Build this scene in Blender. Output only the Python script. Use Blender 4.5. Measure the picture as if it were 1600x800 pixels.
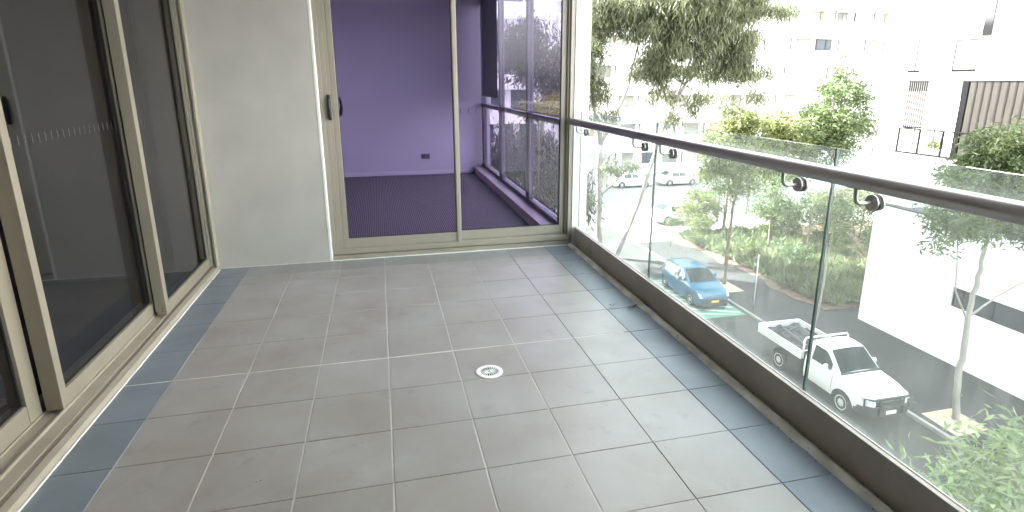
import bpy, bmesh, math, random
import numpy as np
from mathutils import Vector, Matrix

# ------------------------------------------------------------------ scene, camera, light
S = bpy.context.scene
for o in list(bpy.data.objects): bpy.data.objects.remove(o)
COL = S.collection
R_ = math.radians

cam = bpy.data.cameras.new('camera'); cam_o = bpy.data.objects.new('camera', cam); COL.objects.link(cam_o)
yaw, pitch, roll = 0.241766, -0.257899, 0.00083
f_ = Vector((math.sin(yaw)*math.cos(pitch), math.cos(yaw)*math.cos(pitch), math.sin(pitch)))
r0 = f_.cross(Vector((0, 0, 1))).normalized(); u0 = r0.cross(f_)
r_ = r0*math.cos(roll) + u0*math.sin(roll); u_ = u0*math.cos(roll) - r0*math.sin(roll)
M = Matrix(((r_.x, u_.x, -f_.x, 0), (r_.y, u_.y, -f_.y, 0), (r_.z, u_.z, -f_.z, 0), (0, 0, 0, 1)))
cam_o.matrix_world = Matrix.Translation((0, 0, 1.62)) @ M
cam.sensor_width = 36; cam.lens = 895.314/1600*36
cam.shift_x = -18.015/1600; cam.shift_y = -36.06/1600
cam.clip_start = 0.05; cam.clip_end = 2000
S.camera = cam_o

SUN_AZ = math.atan2(-0.80, 0.60)      # direction towards the sun, from +Y
SUN_EL = R_(36)
W = bpy.data.worlds.new('World'); S.world = W; W.use_nodes = True
nt = W.node_tree; nt.nodes.clear()
wo = nt.nodes.new('ShaderNodeOutputWorld'); bg = nt.nodes.new('ShaderNodeBackground')
sky = nt.nodes.new('ShaderNodeTexSky'); sky.sky_type = 'NISHITA'; sky.sun_disc = False
sky.sun_elevation = SUN_EL; sky.sun_rotation = SUN_AZ
sky.air_density = 1.0; sky.dust_density = 2.5; sky.ozone_density = 1.0
hs = nt.nodes.new('ShaderNodeHueSaturation'); hs.inputs['Saturation'].default_value = 0.18; hs.inputs['Value'].default_value = 1.0
nt.links.new(sky.outputs[0], hs.inputs['Color']); nt.links.new(hs.outputs[0], bg.inputs[0]); nt.links.new(bg.outputs[0], wo.inputs[0])
bg.inputs[1].default_value = 0.15
sl = bpy.data.lights.new('sun', 'SUN'); sl.energy = 4.5; sl.angle = R_(0.55); sl.color = (1, .95, .87)
so = bpy.data.objects.new('sun', sl); COL.objects.link(so)
d = Vector((math.sin(SUN_AZ)*math.cos(SUN_EL), math.cos(SUN_AZ)*math.cos(SUN_EL), math.sin(SUN_EL)))
so.rotation_euler = d.to_track_quat('Z', 'Y').to_euler(); so.location = (0, 0, 30)
S.view_settings.view_transform = 'Standard'; S.view_settings.look = 'None'; S.view_settings.gamma = 1
S.view_settings.exposure = 3.75
S.render.engine = 'CYCLES'
S.cycles.max_bounces = 10; S.cycles.transparent_max_bounces = 24
S.cycles.diffuse_bounces = 5; S.cycles.glossy_bounces = 4

# ------------------------------------------------------------------ helpers
def srgb(r, g, b):
    return tuple((c/255/12.92 if c/255 < .04045 else ((c/255+.055)/1.055)**2.4) for c in (r, g, b)) + (1,)

def tag(o, label=None, cat=None, group=None, kind=None):
    if label: o['label'] = label
    if cat: o['category'] = cat
    if group: o['group'] = group
    if kind: o['kind'] = kind
    return o

WORLD = {}
def empty(name, loc, label, cat, group=None):
    o = bpy.data.objects.new(name, None); COL.objects.link(o); o.location = loc; o.empty_display_size = .2
    WORLD[o.name] = Vector(loc)
    return tag(o, label, cat, group)

def link(name, me, mat, parent=None):
    o = bpy.data.objects.new(name, me); COL.objects.link(o)
    if mat and not me.materials: me.materials.append(mat)
    if parent: o.parent = parent; WORLD[o.name] = WORLD[parent.name]
    else: WORLD[o.name] = Vector((0, 0, 0))
    return o

class MB:
    def __init__(s): s.v = []; s.f = []
    def add(s, vs, fs):
        n = len(s.v); s.v += [tuple(v) for v in vs]; s.f += [tuple(i+n for i in f) for f in fs]; return s
    def box(s, x0, x1, y0, y1, z0, z1):
        return s.add([(x0,y0,z0),(x1,y0,z0),(x1,y1,z0),(x0,y1,z0),(x0,y0,z1),(x1,y0,z1),(x1,y1,z1),(x0,y1,z1)],
                     [(0,3,2,1),(4,5,6,7),(0,1,5,4),(1,2,6,5),(2,3,7,6),(3,0,4,7)])
    def prism(s, poly, axis, a, b):
        # poly: 2d points; axis: 'x','y','z' the extrusion axis
        n = len(poly)
        def P(p, t): return (t, p[0], p[1]) if axis == 'x' else ((p[0], t, p[1]) if axis == 'y' else (p[0], p[1], t))
        vs = [P(p, a) for p in poly] + [P(p, b) for p in poly]
        fs = [tuple(range(n)), tuple(range(2*n-1, n-1, -1))] + [(i, (i+1) % n, (i+1) % n+n, i+n) for i in range(n)]
        return s.add(vs, fs)
    def tube(s, pts, rad, n=8, cap=True):
        pts = [Vector(p) for p in pts]
        if not hasattr(rad, '__len__'): rad = [rad]*len(pts)
        rings = []; up = None
        for i, p in enumerate(pts):
            t = (pts[min(i+1, len(pts)-1)] - pts[max(i-1, 0)]).normalized()
            if up is None:
                up = Vector((0, 0, 1)) if abs(t.z) < .9 else Vector((1, 0, 0))
            a = (up - t*up.dot(t)).normalized(); up = a; b = t.cross(a)
            rings.append([p + (a*math.cos(2*math.pi*k/n) + b*math.sin(2*math.pi*k/n))*rad[i] for k in range(n)])
        vs = [v for r in rings for v in r]
        fs = [(i*n+k, i*n+(k+1) % n, (i+1)*n+(k+1) % n, (i+1)*n+k) for i in range(len(pts)-1) for k in range(n)]
        if cap: fs += [tuple(range(n-1, -1, -1)), tuple((len(pts)-1)*n+k for k in range(n))]
        return s.add(vs, fs)
    def lathe(s, c, axis, prof, n=24):
        # prof: list of (radius, offset along axis); c centre
        c = Vector(c); ax = {'x': Vector((1,0,0)), 'y': Vector((0,1,0)), 'z': Vector((0,0,1))}[axis]
        a = {'x': Vector((0,1,0)), 'y': Vector((0,0,1)), 'z': Vector((1,0,0))}[axis]; b = ax.cross(a)
        vs = []
        for r, h in prof:
            for k in range(n): vs.append(c + ax*h + (a*math.cos(2*math.pi*k/n) + b*math.sin(2*math.pi*k/n))*r)
        m = len(prof)
        fs = [(i*n+k, i*n+(k+1) % n, (i+1)*n+(k+1) % n, (i+1)*n+k) for i in range(m-1) for k in range(n)]
        if prof[0][0] > 1e-4: fs.append(tuple(range(n-1, -1, -1)))
        if prof[-1][0] > 1e-4: fs.append(tuple((m-1)*n+k for k in range(n)))
        return s.add(vs, fs)
    def quad(s, a, b, c, d): return s.add([a, b, c, d], [(0, 1, 2, 3)])
    def mesh(s, name, off=Vector((0, 0, 0)), smooth=False, flip=True):
        me = bpy.data.meshes.new(name)
        me.from_pydata([(v[0]-off.x, v[1]-off.y, v[2]-off.z) for v in s.v], [], s.f)
        if flip:
            bm = bmesh.new(); bm.from_mesh(me); bmesh.ops.recalc_face_normals(bm, faces=bm.faces); bm.to_mesh(me); bm.free()
        if smooth: me.shade_smooth() if hasattr(me, 'shade_smooth') else me.polygons.foreach_set('use_smooth', [True]*len(me.polygons))
        return me
    def build(s, name, mat, parent=None, smooth=False, bev=0, flip=True, auto=False):
        off = WORLD[parent.name] if parent else Vector((0, 0, 0))
        o = link(name, s.mesh(name, off, smooth or auto, flip), mat, parent)
        if auto:
            bm = bmesh.new(); bm.from_mesh(o.data)
            for e in bm.edges:
                if len(e.link_faces) == 2 and e.calc_face_angle(0) > R_(38): e.smooth = False
            bm.to_mesh(o.data); bm.free()
        if bev:
            m = o.modifiers.new('bevel', 'BEVEL'); m.width = bev; m.segments = 2; m.limit_method = 'ANGLE'; m.angle_limit = R_(40)
        return o

def copy_tree(o, off, label=None, top=True, parent=None):
    c = o.copy(); COL.objects.link(c)
    if parent: c.parent = parent
    if top: c.location = Vector(o.location) + Vector(off)
    if label: c['label'] = label
    for ch in list(o.children): copy_tree(ch, off, None, False, c)
    return c

# ------------------------------------------------------------------ materials
def mat(name, col, rough=.6, metal=0., noise=0., scale=8., bump=0., bscale=60., col2=None, spec=None, stretch=None, detail=6, world=False, rand=0.):
    m = bpy.data.materials.new(name); m.use_nodes = True; t = m.node_tree; n = t.nodes; b = n['Principled BSDF']
    b.inputs['Roughness'].default_value = rough; b.inputs['Metallic'].default_value = metal
    if spec is not None: b.inputs['Specular IOR Level'].default_value = spec
    b.inputs['Base Color'].default_value = col
    vec = None
    if noise or bump or col2:
        if world:
            g = n.new('ShaderNodeNewGeometry'); src = g.outputs['Position']
        else:
            g = n.new('ShaderNodeTexCoord'); src = g.outputs['Object']
        mp = n.new('ShaderNodeMapping'); t.links.new(src, mp.inputs[0]); vec = mp.outputs[0]
        if stretch: mp.inputs['Scale'].default_value = stretch
    last = None
    if noise or col2:
        nz = n.new('ShaderNodeTexNoise'); nz.inputs['Scale'].default_value = scale; nz.inputs['Detail'].default_value = detail
        t.links.new(vec, nz.inputs['Vector'])
        rp = n.new('ShaderNodeValToRGB'); rp.color_ramp.elements[0].position = .3; rp.color_ramp.elements[1].position = .7
        c2 = col2 or tuple(min(1, c*(1+noise)) for c in col[:3]) + (1,)
        c1 = col if col2 else tuple(c*(1-noise) for c in col[:3]) + (1,)
        rp.color_ramp.elements[0].color = c1; rp.color_ramp.elements[1].color = c2
        t.links.new(nz.outputs[0], rp.inputs[0]); last = rp.outputs[0]
    if rand:
        oi = n.new('ShaderNodeObjectInfo'); mr = n.new('ShaderNodeMapRange')
        mr.inputs['To Min'].default_value = 1-rand; mr.inputs['To Max'].default_value = 1+rand
        t.links.new(oi.outputs['Random'], mr.inputs[0])
        mx = n.new('ShaderNodeMix'); mx.data_type = 'RGBA'; mx.blend_type = 'MULTIPLY'; mx.inputs[0].default_value = 1
        if last: t.links.new(last, mx.inputs[6])
        else: mx.inputs[6].default_value = col
        t.links.new(mr.outputs[0], mx.inputs[7]); last = mx.outputs[2]
    if last: t.links.new(last, b.inputs['Base Color'])
    if bump:
        nb = n.new('ShaderNodeTexNoise'); nb.inputs['Scale'].default_value = bscale; nb.inputs['Detail'].default_value = 5
        t.links.new(vec, nb.inputs['Vector']); bp = n.new('ShaderNodeBump'); bp.inputs['Strength'].default_value = bump
        bp.inputs['Distance'].default_value = .004; t.links.new(nb.outputs[0], bp.inputs['Height']); t.links.new(bp.outputs[0], b.inputs['Normal'])
    return m

def glass(name, tint=(1, 1, 1, 1), ior=1.5, dirt=0., dirt_col=(.8, .82, .8, 1), streak=(3, 3, .35), base=0., rough=0.0):
    # thin pane: tinted see-through with Fresnel mirror reflection, plus a film of dirt
    m = bpy.data.materials.new(name); m.use_nodes = True; t = m.node_tree; n = t.nodes; n.clear()
    out = n.new('ShaderNodeOutputMaterial'); tr = n.new('ShaderNodeBsdfTransparent'); gl = n.new('ShaderNodeBsdfGlossy')
    tr.inputs[0].default_value = tint; gl.inputs['Roughness'].default_value = rough
    fr = n.new('ShaderNodeFresnel')
    ge = n.new('ShaderNodeNewGeometry'); im = n.new('ShaderNodeMapRange')     # same reflectance on both faces of the pane
    im.inputs['To Min'].default_value = ior; im.inputs['To Max'].default_value = 1/ior
    t.links.new(ge.outputs['Backfacing'], im.inputs[0]); t.links.new(im.outputs[0], fr.inputs[0])
    mx = n.new('ShaderNodeMixShader'); t.links.new(fr.outputs[0], mx.inputs[0]); t.links.new(tr.outputs[0], mx.inputs[1]); t.links.new(gl.outputs[0], mx.inputs[2])
    last = mx.outputs[0]
    if dirt or base:
        df = n.new('ShaderNodeBsdfDiffuse'); df.inputs[0].default_value = dirt_col
        tl = n.new('ShaderNodeBsdfTranslucent'); tl.inputs[0].default_value = dirt_col
        m0 = n.new('ShaderNodeMixShader'); m0.inputs[0].default_value = .5; t.links.new(df.outputs[0], m0.inputs[1]); t.links.new(tl.outputs[0], m0.inputs[2])
        tc = n.new('ShaderNodeTexCoord'); mp = n.new('ShaderNodeMapping'); mp.inputs['Scale'].default_value = streak
        t.links.new(tc.outputs['Object'], mp.inputs[0])
        a = n.new('ShaderNodeTexNoise'); a.inputs['Scale'].default_value = 9; a.inputs['Detail'].default_value = 8; a.inputs['Roughness'].default_value = .7
        t.links.new(mp.outputs[0], a.inputs['Vector'])
        b2 = n.new('ShaderNodeTexNoise'); b2.inputs['Scale'].default_value = 1.3; b2.inputs['Detail'].default_value = 3
        t.links.new(tc.outputs['Object'], b2.inputs['Vector'])
        mr = n.new('ShaderNodeMapRange'); mr.inputs['From Min'].default_value = .42; mr.inputs['From Max'].default_value = .78
        t.links.new(a.outputs[0], mr.inputs[0])
        mr2 = n.new('ShaderNodeMapRange'); mr2.inputs['From Min'].default_value = .35; mr2.inputs['From Max'].default_value = .7
        mr2.inputs['To Min'].default_value = .25
        t.links.new(b2.outputs[0], mr2.inputs[0])
        ml = n.new('ShaderNodeMath'); ml.operation = 'MULTIPLY'; t.links.new(mr.outputs[0], ml.inputs[0]); t.links.new(mr2.outputs[0], ml.inputs[1])
        ma = n.new('ShaderNodeMath'); ma.operation = 'MULTIPLY_ADD'; ma.inputs[1].default_value = dirt; ma.inputs[2].default_value = base
        t.links.new(ml.outputs[0], ma.inputs[0])
        m2 = n.new('ShaderNodeMixShader'); t.links.new(ma.outputs[0], m2.inputs[0]); t.links.new(last, m2.inputs[1]); t.links.new(m0.outputs[0], m2.inputs[2])
        last = m2.outputs[0]
    t.links.new(last, out.inputs[0]); return m

def leaf_mat(name, dark, light, scale=1.2, trans=.3, var=.35):
    m = bpy.data.materials.new(name); m.use_nodes = True; t = m.node_tree; n = t.nodes; b = n['Principled BSDF']
    tc = n.new('ShaderNodeTexCoord'); nz = n.new('ShaderNodeTexNoise'); nz.inputs['Scale'].default_value = scale; nz.inputs['Detail'].default_value = 3
    t.links.new(tc.outputs['Object'], nz.inputs['Vector'])
    g = n.new('ShaderNodeNewGeometry')
    ad = n.new('ShaderNodeMath'); ad.operation = 'MULTIPLY_ADD'; ad.inputs[1].default_value = var; t.links.new(g.outputs['Random Per Island'], ad.inputs[0])
    mr = n.new('ShaderNodeMapRange'); mr.inputs['From Min'].default_value = .35; mr.inputs['From Max'].default_value = .65; mr.inputs['To Max'].default_value = 1-var
    t.links.new(nz.outputs[0], mr.inputs[0]); t.links.new(mr.outputs[0], ad.inputs[2])
    rp = n.new('ShaderNodeValToRGB'); rp.color_ramp.elements[0].color = dark; rp.color_ramp.elements[1].color = light
    t.links.new(ad.outputs[0], rp.inputs[0]); t.links.new(rp.outputs[0], b.inputs['Base Color']); b.inputs['Roughness'].default_value = .5
    tl = n.new('ShaderNodeBsdfTranslucent'); t.links.new(rp.outputs[0], tl.inputs[0])
    mx = n.new('ShaderNodeMixShader'); mx.inputs[0].default_value = trans
    t.links.new(b.outputs[0], mx.inputs[1]); t.links.new(tl.outputs[0], mx.inputs[2]); t.links.new(mx.outputs[0], n['Material Output'].inputs[0])
    return m

def tile_mat(name, c1, c2, stain):
    m = mat(name, c1, .42, col2=c2, scale=2.1, bump=.12, bscale=240, world=True, rand=.03, detail=4, spec=.65)
    t = m.node_tree; n = t.nodes; b = n['Principled BSDF']
    src = b.inputs['Base Color'].links[0].from_socket
    g = n.new('ShaderNodeNewGeometry')
    # fine speckle
    sp = n.new('ShaderNodeTexNoise'); sp.inputs['Scale'].default_value = 420; sp.inputs['Detail'].default_value = 2; t.links.new(g.outputs['Position'], sp.inputs['Vector'])
    r1 = n.new('ShaderNodeMapRange'); r1.inputs['From Min'].default_value = .3; r1.inputs['From Max'].default_value = .7; r1.inputs['To Min'].default_value = .92; r1.inputs['To Max'].default_value = 1.07
    t.links.new(sp.outputs[0], r1.inputs[0])
    m1 = n.new('ShaderNodeMix'); m1.data_type = 'RGBA'; m1.blend_type = 'MULTIPLY'; m1.inputs[0].default_value = 1
    t.links.new(src, m1.inputs[6]); t.links.new(r1.outputs[0], m1.inputs[7]); last = m1.outputs[2]
    # dried-water marks: thin pale contour lines of a warped noise
    wn = n.new('ShaderNodeTexNoise'); wn.inputs['Scale'].default_value = 1.7; wn.inputs['Detail'].default_value = 5; wn.inputs['Distortion'].default_value = .6
    t.links.new(g.outputs['Position'], wn.inputs['Vector'])
    rr = n.new('ShaderNodeValToRGB'); e = rr.color_ramp.elements
    e[0].position = .50; e[0].color = (0,0,0,1); e[1].position = .62; e[1].color = (0,0,0,1)
    k = e.new(.56); k.color = (1,1,1,1); k = e.new(.545); k.color = (.1,.1,.1,1); 
    t.links.new(wn.outputs[0], rr.inputs[0])
    ms = n.new('ShaderNodeMath'); ms.operation = 'MULTIPLY'; ms.inputs[1].default_value = stain; t.links.new(rr.outputs[0], ms.inputs[0])
    m2 = n.new('ShaderNodeMix'); m2.data_type = 'RGBA'; m2.inputs[7].default_value = (.55, .56, .58, 1)
    t.links.new(ms.outputs[0], m2.inputs[0]); t.links.new(last, m2.inputs[6]); last = m2.outputs[2]
    # damp smudges: dark arcs
    dn = n.new('ShaderNodeTexNoise'); dn.inputs['Scale'].default_value = 5.5; dn.inputs['Detail'].default_value = 6; dn.inputs['Roughness'].default_value = .65
    t.links.new(g.outputs['Position'], dn.inputs['Vector'])
    dr = n.new('ShaderNodeMapRange'); dr.inputs['From Min'].default_value = .6; dr.inputs['From Max'].default_value = .74; dr.inputs['To Max'].default_value = .30
    t.links.new(dn.outputs[0], dr.inputs[0])
    m3 = n.new('ShaderNodeMix'); m3.data_type = 'RGBA'; m3.inputs[7].default_value = (.12, .13, .145, 1)
    t.links.new(dr.outputs[0], m3.inputs[0]); t.links.new(last, m3.inputs[6]); last = m3.outputs[2]
    t.links.new(last, b.inputs['Base Color'])
    # roughness variation
    rm = n.new('ShaderNodeMapRange'); rm.inputs['To Min'].default_value = .30; rm.inputs['To Max'].default_value = .50
    t.links.new(dn.outputs[0], rm.inputs[0]); t.links.new(rm.outputs[0], b.inputs['Roughness'])
    return m

T = {}
T['tile'] = tile_mat('grey_tile', (.28, .255, .232, 1), (.345, .335, .325, 1), .05)
T['btile'] = tile_mat('blue_grey_tile', (.145, .172, .20, 1), (.205, .24, .275, 1), .04)
T['ctile'] = tile_mat('grey_cut_tile', (.23, .235, .225, 1), (.275, .28, .27, 1), .03)
T['grout'] = mat('grout', (.22, .21, .195, 1), .9, col2=(.42, .40, .37, 1), scale=1.3, world=True)
T['sealant'] = mat('sealant', (.62, .60, .56, 1), .7, noise=.15, scale=20)
T['alu'] = mat('beige_aluminium', srgb(157, 151, 138), .42, noise=.04, scale=3, bump=.03, bscale=300, spec=.5)
T['alu_left'] = mat('shaded_beige_aluminium', srgb(137, 131, 117), .45, noise=.05, scale=3, bump=.03, bscale=300)  # beige aluminium darkened, shade of the stile sides put into the colour
T['alu_dirty'] = mat('beige_aluminium_sill', srgb(152, 146, 132), .5, noise=.10, scale=6, bump=.08, bscale=90)
T['channel'] = mat('brown_powder_coat', (.42, .37, .32, 1), .5, noise=.12, scale=5, bump=.05, bscale=120)
T['steel'] = mat('satin_steel', (.44, .42, .41, 1), .33, metal=.85, noise=.06, scale=14, stretch=(1, .1, 1))
T['steel_b'] = mat('bracket_steel', (.42, .40, .37, 1), .32, metal=.9)
T['sump_shade'] = mat('sump_black', (.004, .004, .004, 1), 1.0, spec=0.0)
T['rubber'] = mat('black_rubber', (.02, .02, .02, 1), .6)
T['black'] = mat('black_plastic', (.012, .012, .014, 1), .35)
T['render'] = mat('painted_render', (.455, .447, .418, 1), .75, noise=.075, scale=2.4, bump=.22, bscale=45, detail=9)
T['rear'] = mat('dim_rear_render', (.12, .105, .09, 1), .8, noise=.1, scale=2)  # dark colour chosen to cut bounce light from out of view
T['render_edge'] = mat('white_edge_bead', (.75, .76, .74, 1), .6, noise=.05, scale=5)
T['lilac'] = mat('lilac_tinted_wall', (.52, .50, .595, 1), .7, noise=.05, scale=1)  # lilac cast of glass and white balance painted into a white wall
T['skirt'] = mat('skirting_paint', (.6, .57, .68, 1), .5)
T['bench'] = mat('sill_board', (.42, .34, .36, 1), .45, noise=.06, scale=3)
T['frame_in'] = mat('inner_window_frame', (.13, .115, .15, 1), .5)
T['blind'] = mat('blind_fabric', (.16, .18, .22, 1), .8, bump=.1, bscale=500)
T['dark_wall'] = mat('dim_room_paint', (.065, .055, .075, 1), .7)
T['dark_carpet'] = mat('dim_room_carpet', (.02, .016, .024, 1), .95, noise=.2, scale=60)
T['glass_rail'] = glass('balustrade_glass', (.90, .955, .945, 1), dirt=.17, base=.032, streak=(2, 7, .7))
T['glass_edge'] = mat('glass_edge_green', (.03, .06, .055, 1), .15)
T['glass_door'] = glass('grey_door_glass', (.56, .55, .60, 1), dirt=.015, base=.002, ior=1.72)
T['glass_end'] = glass('lilac_door_glass', (.80, .77, .88, 1), dirt=.012, base=.002, ior=1.36)
T['glass_win'] = glass('room_window_glass', (.74, .72, .78, 1), ior=1.15)
T['dash'] = mat('frosted_decal', (.09, .09, .10, 1), .6)
T['white'] = mat('white_plastic', (.8, .8, .78, 1), .4)
T['asphalt'] = mat('asphalt', (.030, .032, .031, 1), .9, col2=(.052, .055, .053, 1), scale=.5, bump=.5, bscale=55, world=True)
T['asphalt_far'] = mat('pale_asphalt', (.30, .30, .29, 1), .9, noise=.15, scale=.2, world=True)
T['path'] = mat('footpath_asphalt', (.019, .0205, .022, 1), .9, col2=(.029, .031, .033, 1), scale=.9, bump=.4, bscale=40, world=True)
T['kerb'] = mat('concrete_kerb', (.24, .24, .23, 1), .85, noise=.2, scale=2, bump=.3, bscale=30, world=True)
T['gravel'] = mat('pale_tree_gravel', (.33, .27, .20, 1), .95, col2=(.45, .39, .31, 1), scale=4, bump=.5, bscale=25, world=True)
T['mulch'] = mat('bark_mulch', (.07, .045, .03, 1), .95, col2=(.17, .115, .08, 1), scale=3, bump=.8, bscale=12, world=True)
T['ground'] = mat('pale_ground', (.34, .33, .30, 1), .95, noise=.2, scale=.08, world=True)
T['green_paint'] = mat('green_road_paint', (.09, .25, .185, 1), .8, noise=.25, scale=3, world=True)
T['white_paint'] = mat('white_road_paint', (.55, .56, .54, 1), .8, noise=.2, scale=5, world=True)
T['bwhite'] = mat('white_building_render', (.80, .80, .78, 1), .8, noise=.03, scale=.5, world=True)
T['bwin'] = mat('washed_pale_glass', (.24, .24, .215, 1), .25, noise=.3, scale=.4, world=True)  # far window glass lightened, overexposed look put into the colour
T['bwin_dark'] = mat('dark_building_glass', (.045, .06, .07, 1), .12, noise=.2, scale=1)
T['brown_panel'] = mat('brown_timber_panel', (.30, .21, .15, 1), .7, noise=.1, scale=2)
T['cladding'] = mat('beige_ribbed_cladding', (.15, .138, .12, 1), .6, noise=.06, scale=1)
T['cladding_dark'] = mat('olive_grey_slats', (.055, .052, .04, 1), .6)
T['dark_metal'] = mat('dark_metal', (.018, .018, .02, 1), .5, noise=.1, scale=2)
T['roof_dark'] = mat('dark_roof_sheet', (.10, .105, .115, 1), .55, noise=.1, scale=1)
T['facade'] = mat('own_building_render', (.55, .54, .50, 1), .8, noise=.03, scale=.7)
T['bark'] = mat('pale_gum_bark', (.22, .20, .175, 1), .85, col2=(.38, .36, .33, 1), scale=3, bump=.4, bscale=18, stretch=(1, 1, .3))
T['bark_d'] = mat('brown_bark', (.10, .08, .06, 1), .9, col2=(.2, .17, .13, 1), scale=4, bump=.5, bscale=20, stretch=(1, 1, .3))
T['leaf_gum'] = leaf_mat('gum_leaves', (.05, .068, .035, 1), (.21, .235, .13, 1), .9, .38, .6)
T['leaf_mid'] = leaf_mat('green_leaves', (.042, .075, .03, 1), (.15, .20, .08, 1), .9, .3, .4)
T['leaf_yel'] = leaf_mat('yellow_green_leaves', (.06, .085, .025, 1), (.20, .235, .08, 1), .9, .35, .4)
T['leaf_near'] = leaf_mat('near_leaves', (.08, .13, .045, 1), (.27, .34, .15, 1), 2.0, .35, .5)
T['grass'] = leaf_mat('strappy_leaves', (.028, .05, .02, 1), (.19, .23, .10, 1), .8, .25, .5)
T['leaf_dark'] = leaf_mat('dark_gum_leaves', (.02, .027, .016, 1), (.08, .095, .055, 1), .9, .2, .5)  # darker gum leaf colour for trees behind the end room window
T['leaf_gold'] = leaf_mat('golden_leaves', (.12, .11, .015, 1), (.38, .33, .05, 1), 2, .3, .4)
T['dead_leaf'] = mat('dead_leaf', (.10, .07, .045, 1), .8)
T['ute_white'] = mat('white_car_paint', (.82, .83, .83, 1), .25, noise=.02, scale=2, spec=.6)
T['car_blue'] = mat('blue_car_paint', (.008, .115, .21, 1), .22, noise=.05, scale=2, spec=.7)
T['car_glass'] = mat('car_glass', (.02, .032, .034, 1), .05, spec=1.0, bump=.9, bscale=5)
T['tyre'] = mat('tyre_rubber', (.03, .03, .03, 1), .85)
T['rim'] = mat('silver_wheel', (.6, .6, .6, 1), .4, metal=.15)
T['trim'] = mat('black_car_trim', (.03, .033, .035, 1), .5)
T['chrome'] = mat('chrome', (.7, .7, .7, 1), .12, metal=1)
T['lamp_glass'] = mat('headlight_lens', (.55, .58, .6, 1), .1, spec=.9)
T['plate_y'] = mat('yellow_plate', (.75, .55, .05, 1), .5)
T['plate_w'] = mat('white_plate', (.8, .8, .8, 1), .5)
T['red_lens'] = mat('red_lens', (.45, .02, .02, 1), .2)
T['tarp'] = mat('dark_tray_mat', (.018, .022, .028, 1), .6, noise=.4, scale=3, bump=.6, bscale=8)
T['silver_paint'] = mat('silver_car_paint', (.55, .56, .57, 1), .35, metal=.1)
T['dark_paint'] = mat('dark_car_paint', (.05, .055, .07, 1), .25)

# carpet: ribbed dots
def carpet():
    m = bpy.data.materials.new('ribbed_carpet'); m.use_nodes = True; t = m.node_tree; n = t.nodes; b = n['Principled BSDF']
    g = n.new('ShaderNodeNewGeometry')
    def wave(axis, sc):
        w = n.new('ShaderNodeTexWave'); w.wave_type = 'BANDS'; w.bands_direction = axis; w.inputs['Scale'].default_value = sc; w.inputs['Distortion'].default_value = .15
        t.links.new(g.outputs['Position'], w.inputs['Vector']); return w.outputs['Fac']
    a = wave('X', 13.5); c = wave('Y', 9.0)
    mu = n.new('ShaderNodeMath'); mu.operation = 'MULTIPLY'; t.links.new(a, mu.inputs[0]); t.links.new(c, mu.inputs[1])
    rp = n.new('ShaderNodeValToRGB'); rp.color_ramp.elements[0].color = (.05, .044, .06, 1); rp.color_ramp.elements[1].color = (.34, .30, .38, 1)
    rp.color_ramp.elements[0].position = .15; rp.color_ramp.elements[1].position = .75
    t.links.new(mu.outputs[0], rp.inputs[0]); t.links.new(rp.outputs[0], b.inputs['Base Color']); b.inputs['Roughness'].default_value = .95
    return m
T['carpet'] = carpet()

rng = np.random.default_rng(7)
random.seed(7)

# ------------------------------------------------------------------ street level
G = -8.6
def struct(name, mb, m, **k): return tag(mb.build(name, m, **k), kind='structure')
# one ground sheet, finely enough divided near by
gm = MB().quad((-400, -300, G-.02), (600, -300, G-.02), (600, 900, G-.02), (-400, 900, G-.02)); struct('ground', gm, T['ground'])
struct('road', MB().quad((6.6, -30, G), (15.66, -30, G), (15.66, 38, G), (6.6, 38, G)), T['asphalt'])
struct('cross_road', MB().quad((-60, 38, G+.002), (90, 38, G+.002), (90, 52, G+.002), (-60, 52, G+.002)), T['asphalt_far'])
kp = MB()
for i in range(34):
    y0 = -8 + i*1.2; kp.box(15.66, 15.80, y0, y0+1.19, G-.01, G+.13)
struct('kerb', kp, T['kerb'], bev=.02)
struct('near_kerb', MB().box(6.45, 6.6, -30, 36, G-.01, G+.13), T['kerb'])
struct('footpath', MB().box(15.803, 19.2, -20, 33, G-.01, G+.122), T['path'])
struct('forecourt', MB().box(19.2, 19.968, -20, 19.9, G-.01, G+.12), T['path'])
struct('side_path', MB().quad((19.203, 19.35, G+.1), (60, 19.35, G+.1), (60, 20.4, G+.1), (19.203, 20.4, G+.1)), T['path'])
struct('near_footpath', MB().box(2.2, 6.447, -30, 40, G-.01, G+.12), T['path'])
# garden bed ground with a wavy edge
gb = MB(); edge = []
for i in range(40):
    y = 20.4 + i*.36; edge.append((18.95 + .22*math.sin(y*1.3) + .1*math.sin(y*3.1) - max(0, y-27)*.12, y))
for i in range(len(edge)-1):
    a, b = edge[i], edge[i+1]
    gb.quad((a[0], a[1], G+.16), (40, a[1], G+.16), (40, b[1], G+.16), (b[0], b[1], G+.16))
    gb.quad((a[0], a[1], G+.16), (b[0], b[1], G+.16), (b[0], b[1], G-.01), (a[0], a[1], G-.01))
gb.quad((edge[0][0], 20.4, G+.16), (40, 20.4, G+.16), (40, 20.4, G-.01), (edge[0][0], 20.4, G-.01))
struct('garden_bed', gb, T['mulch'], flip=False)
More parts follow.
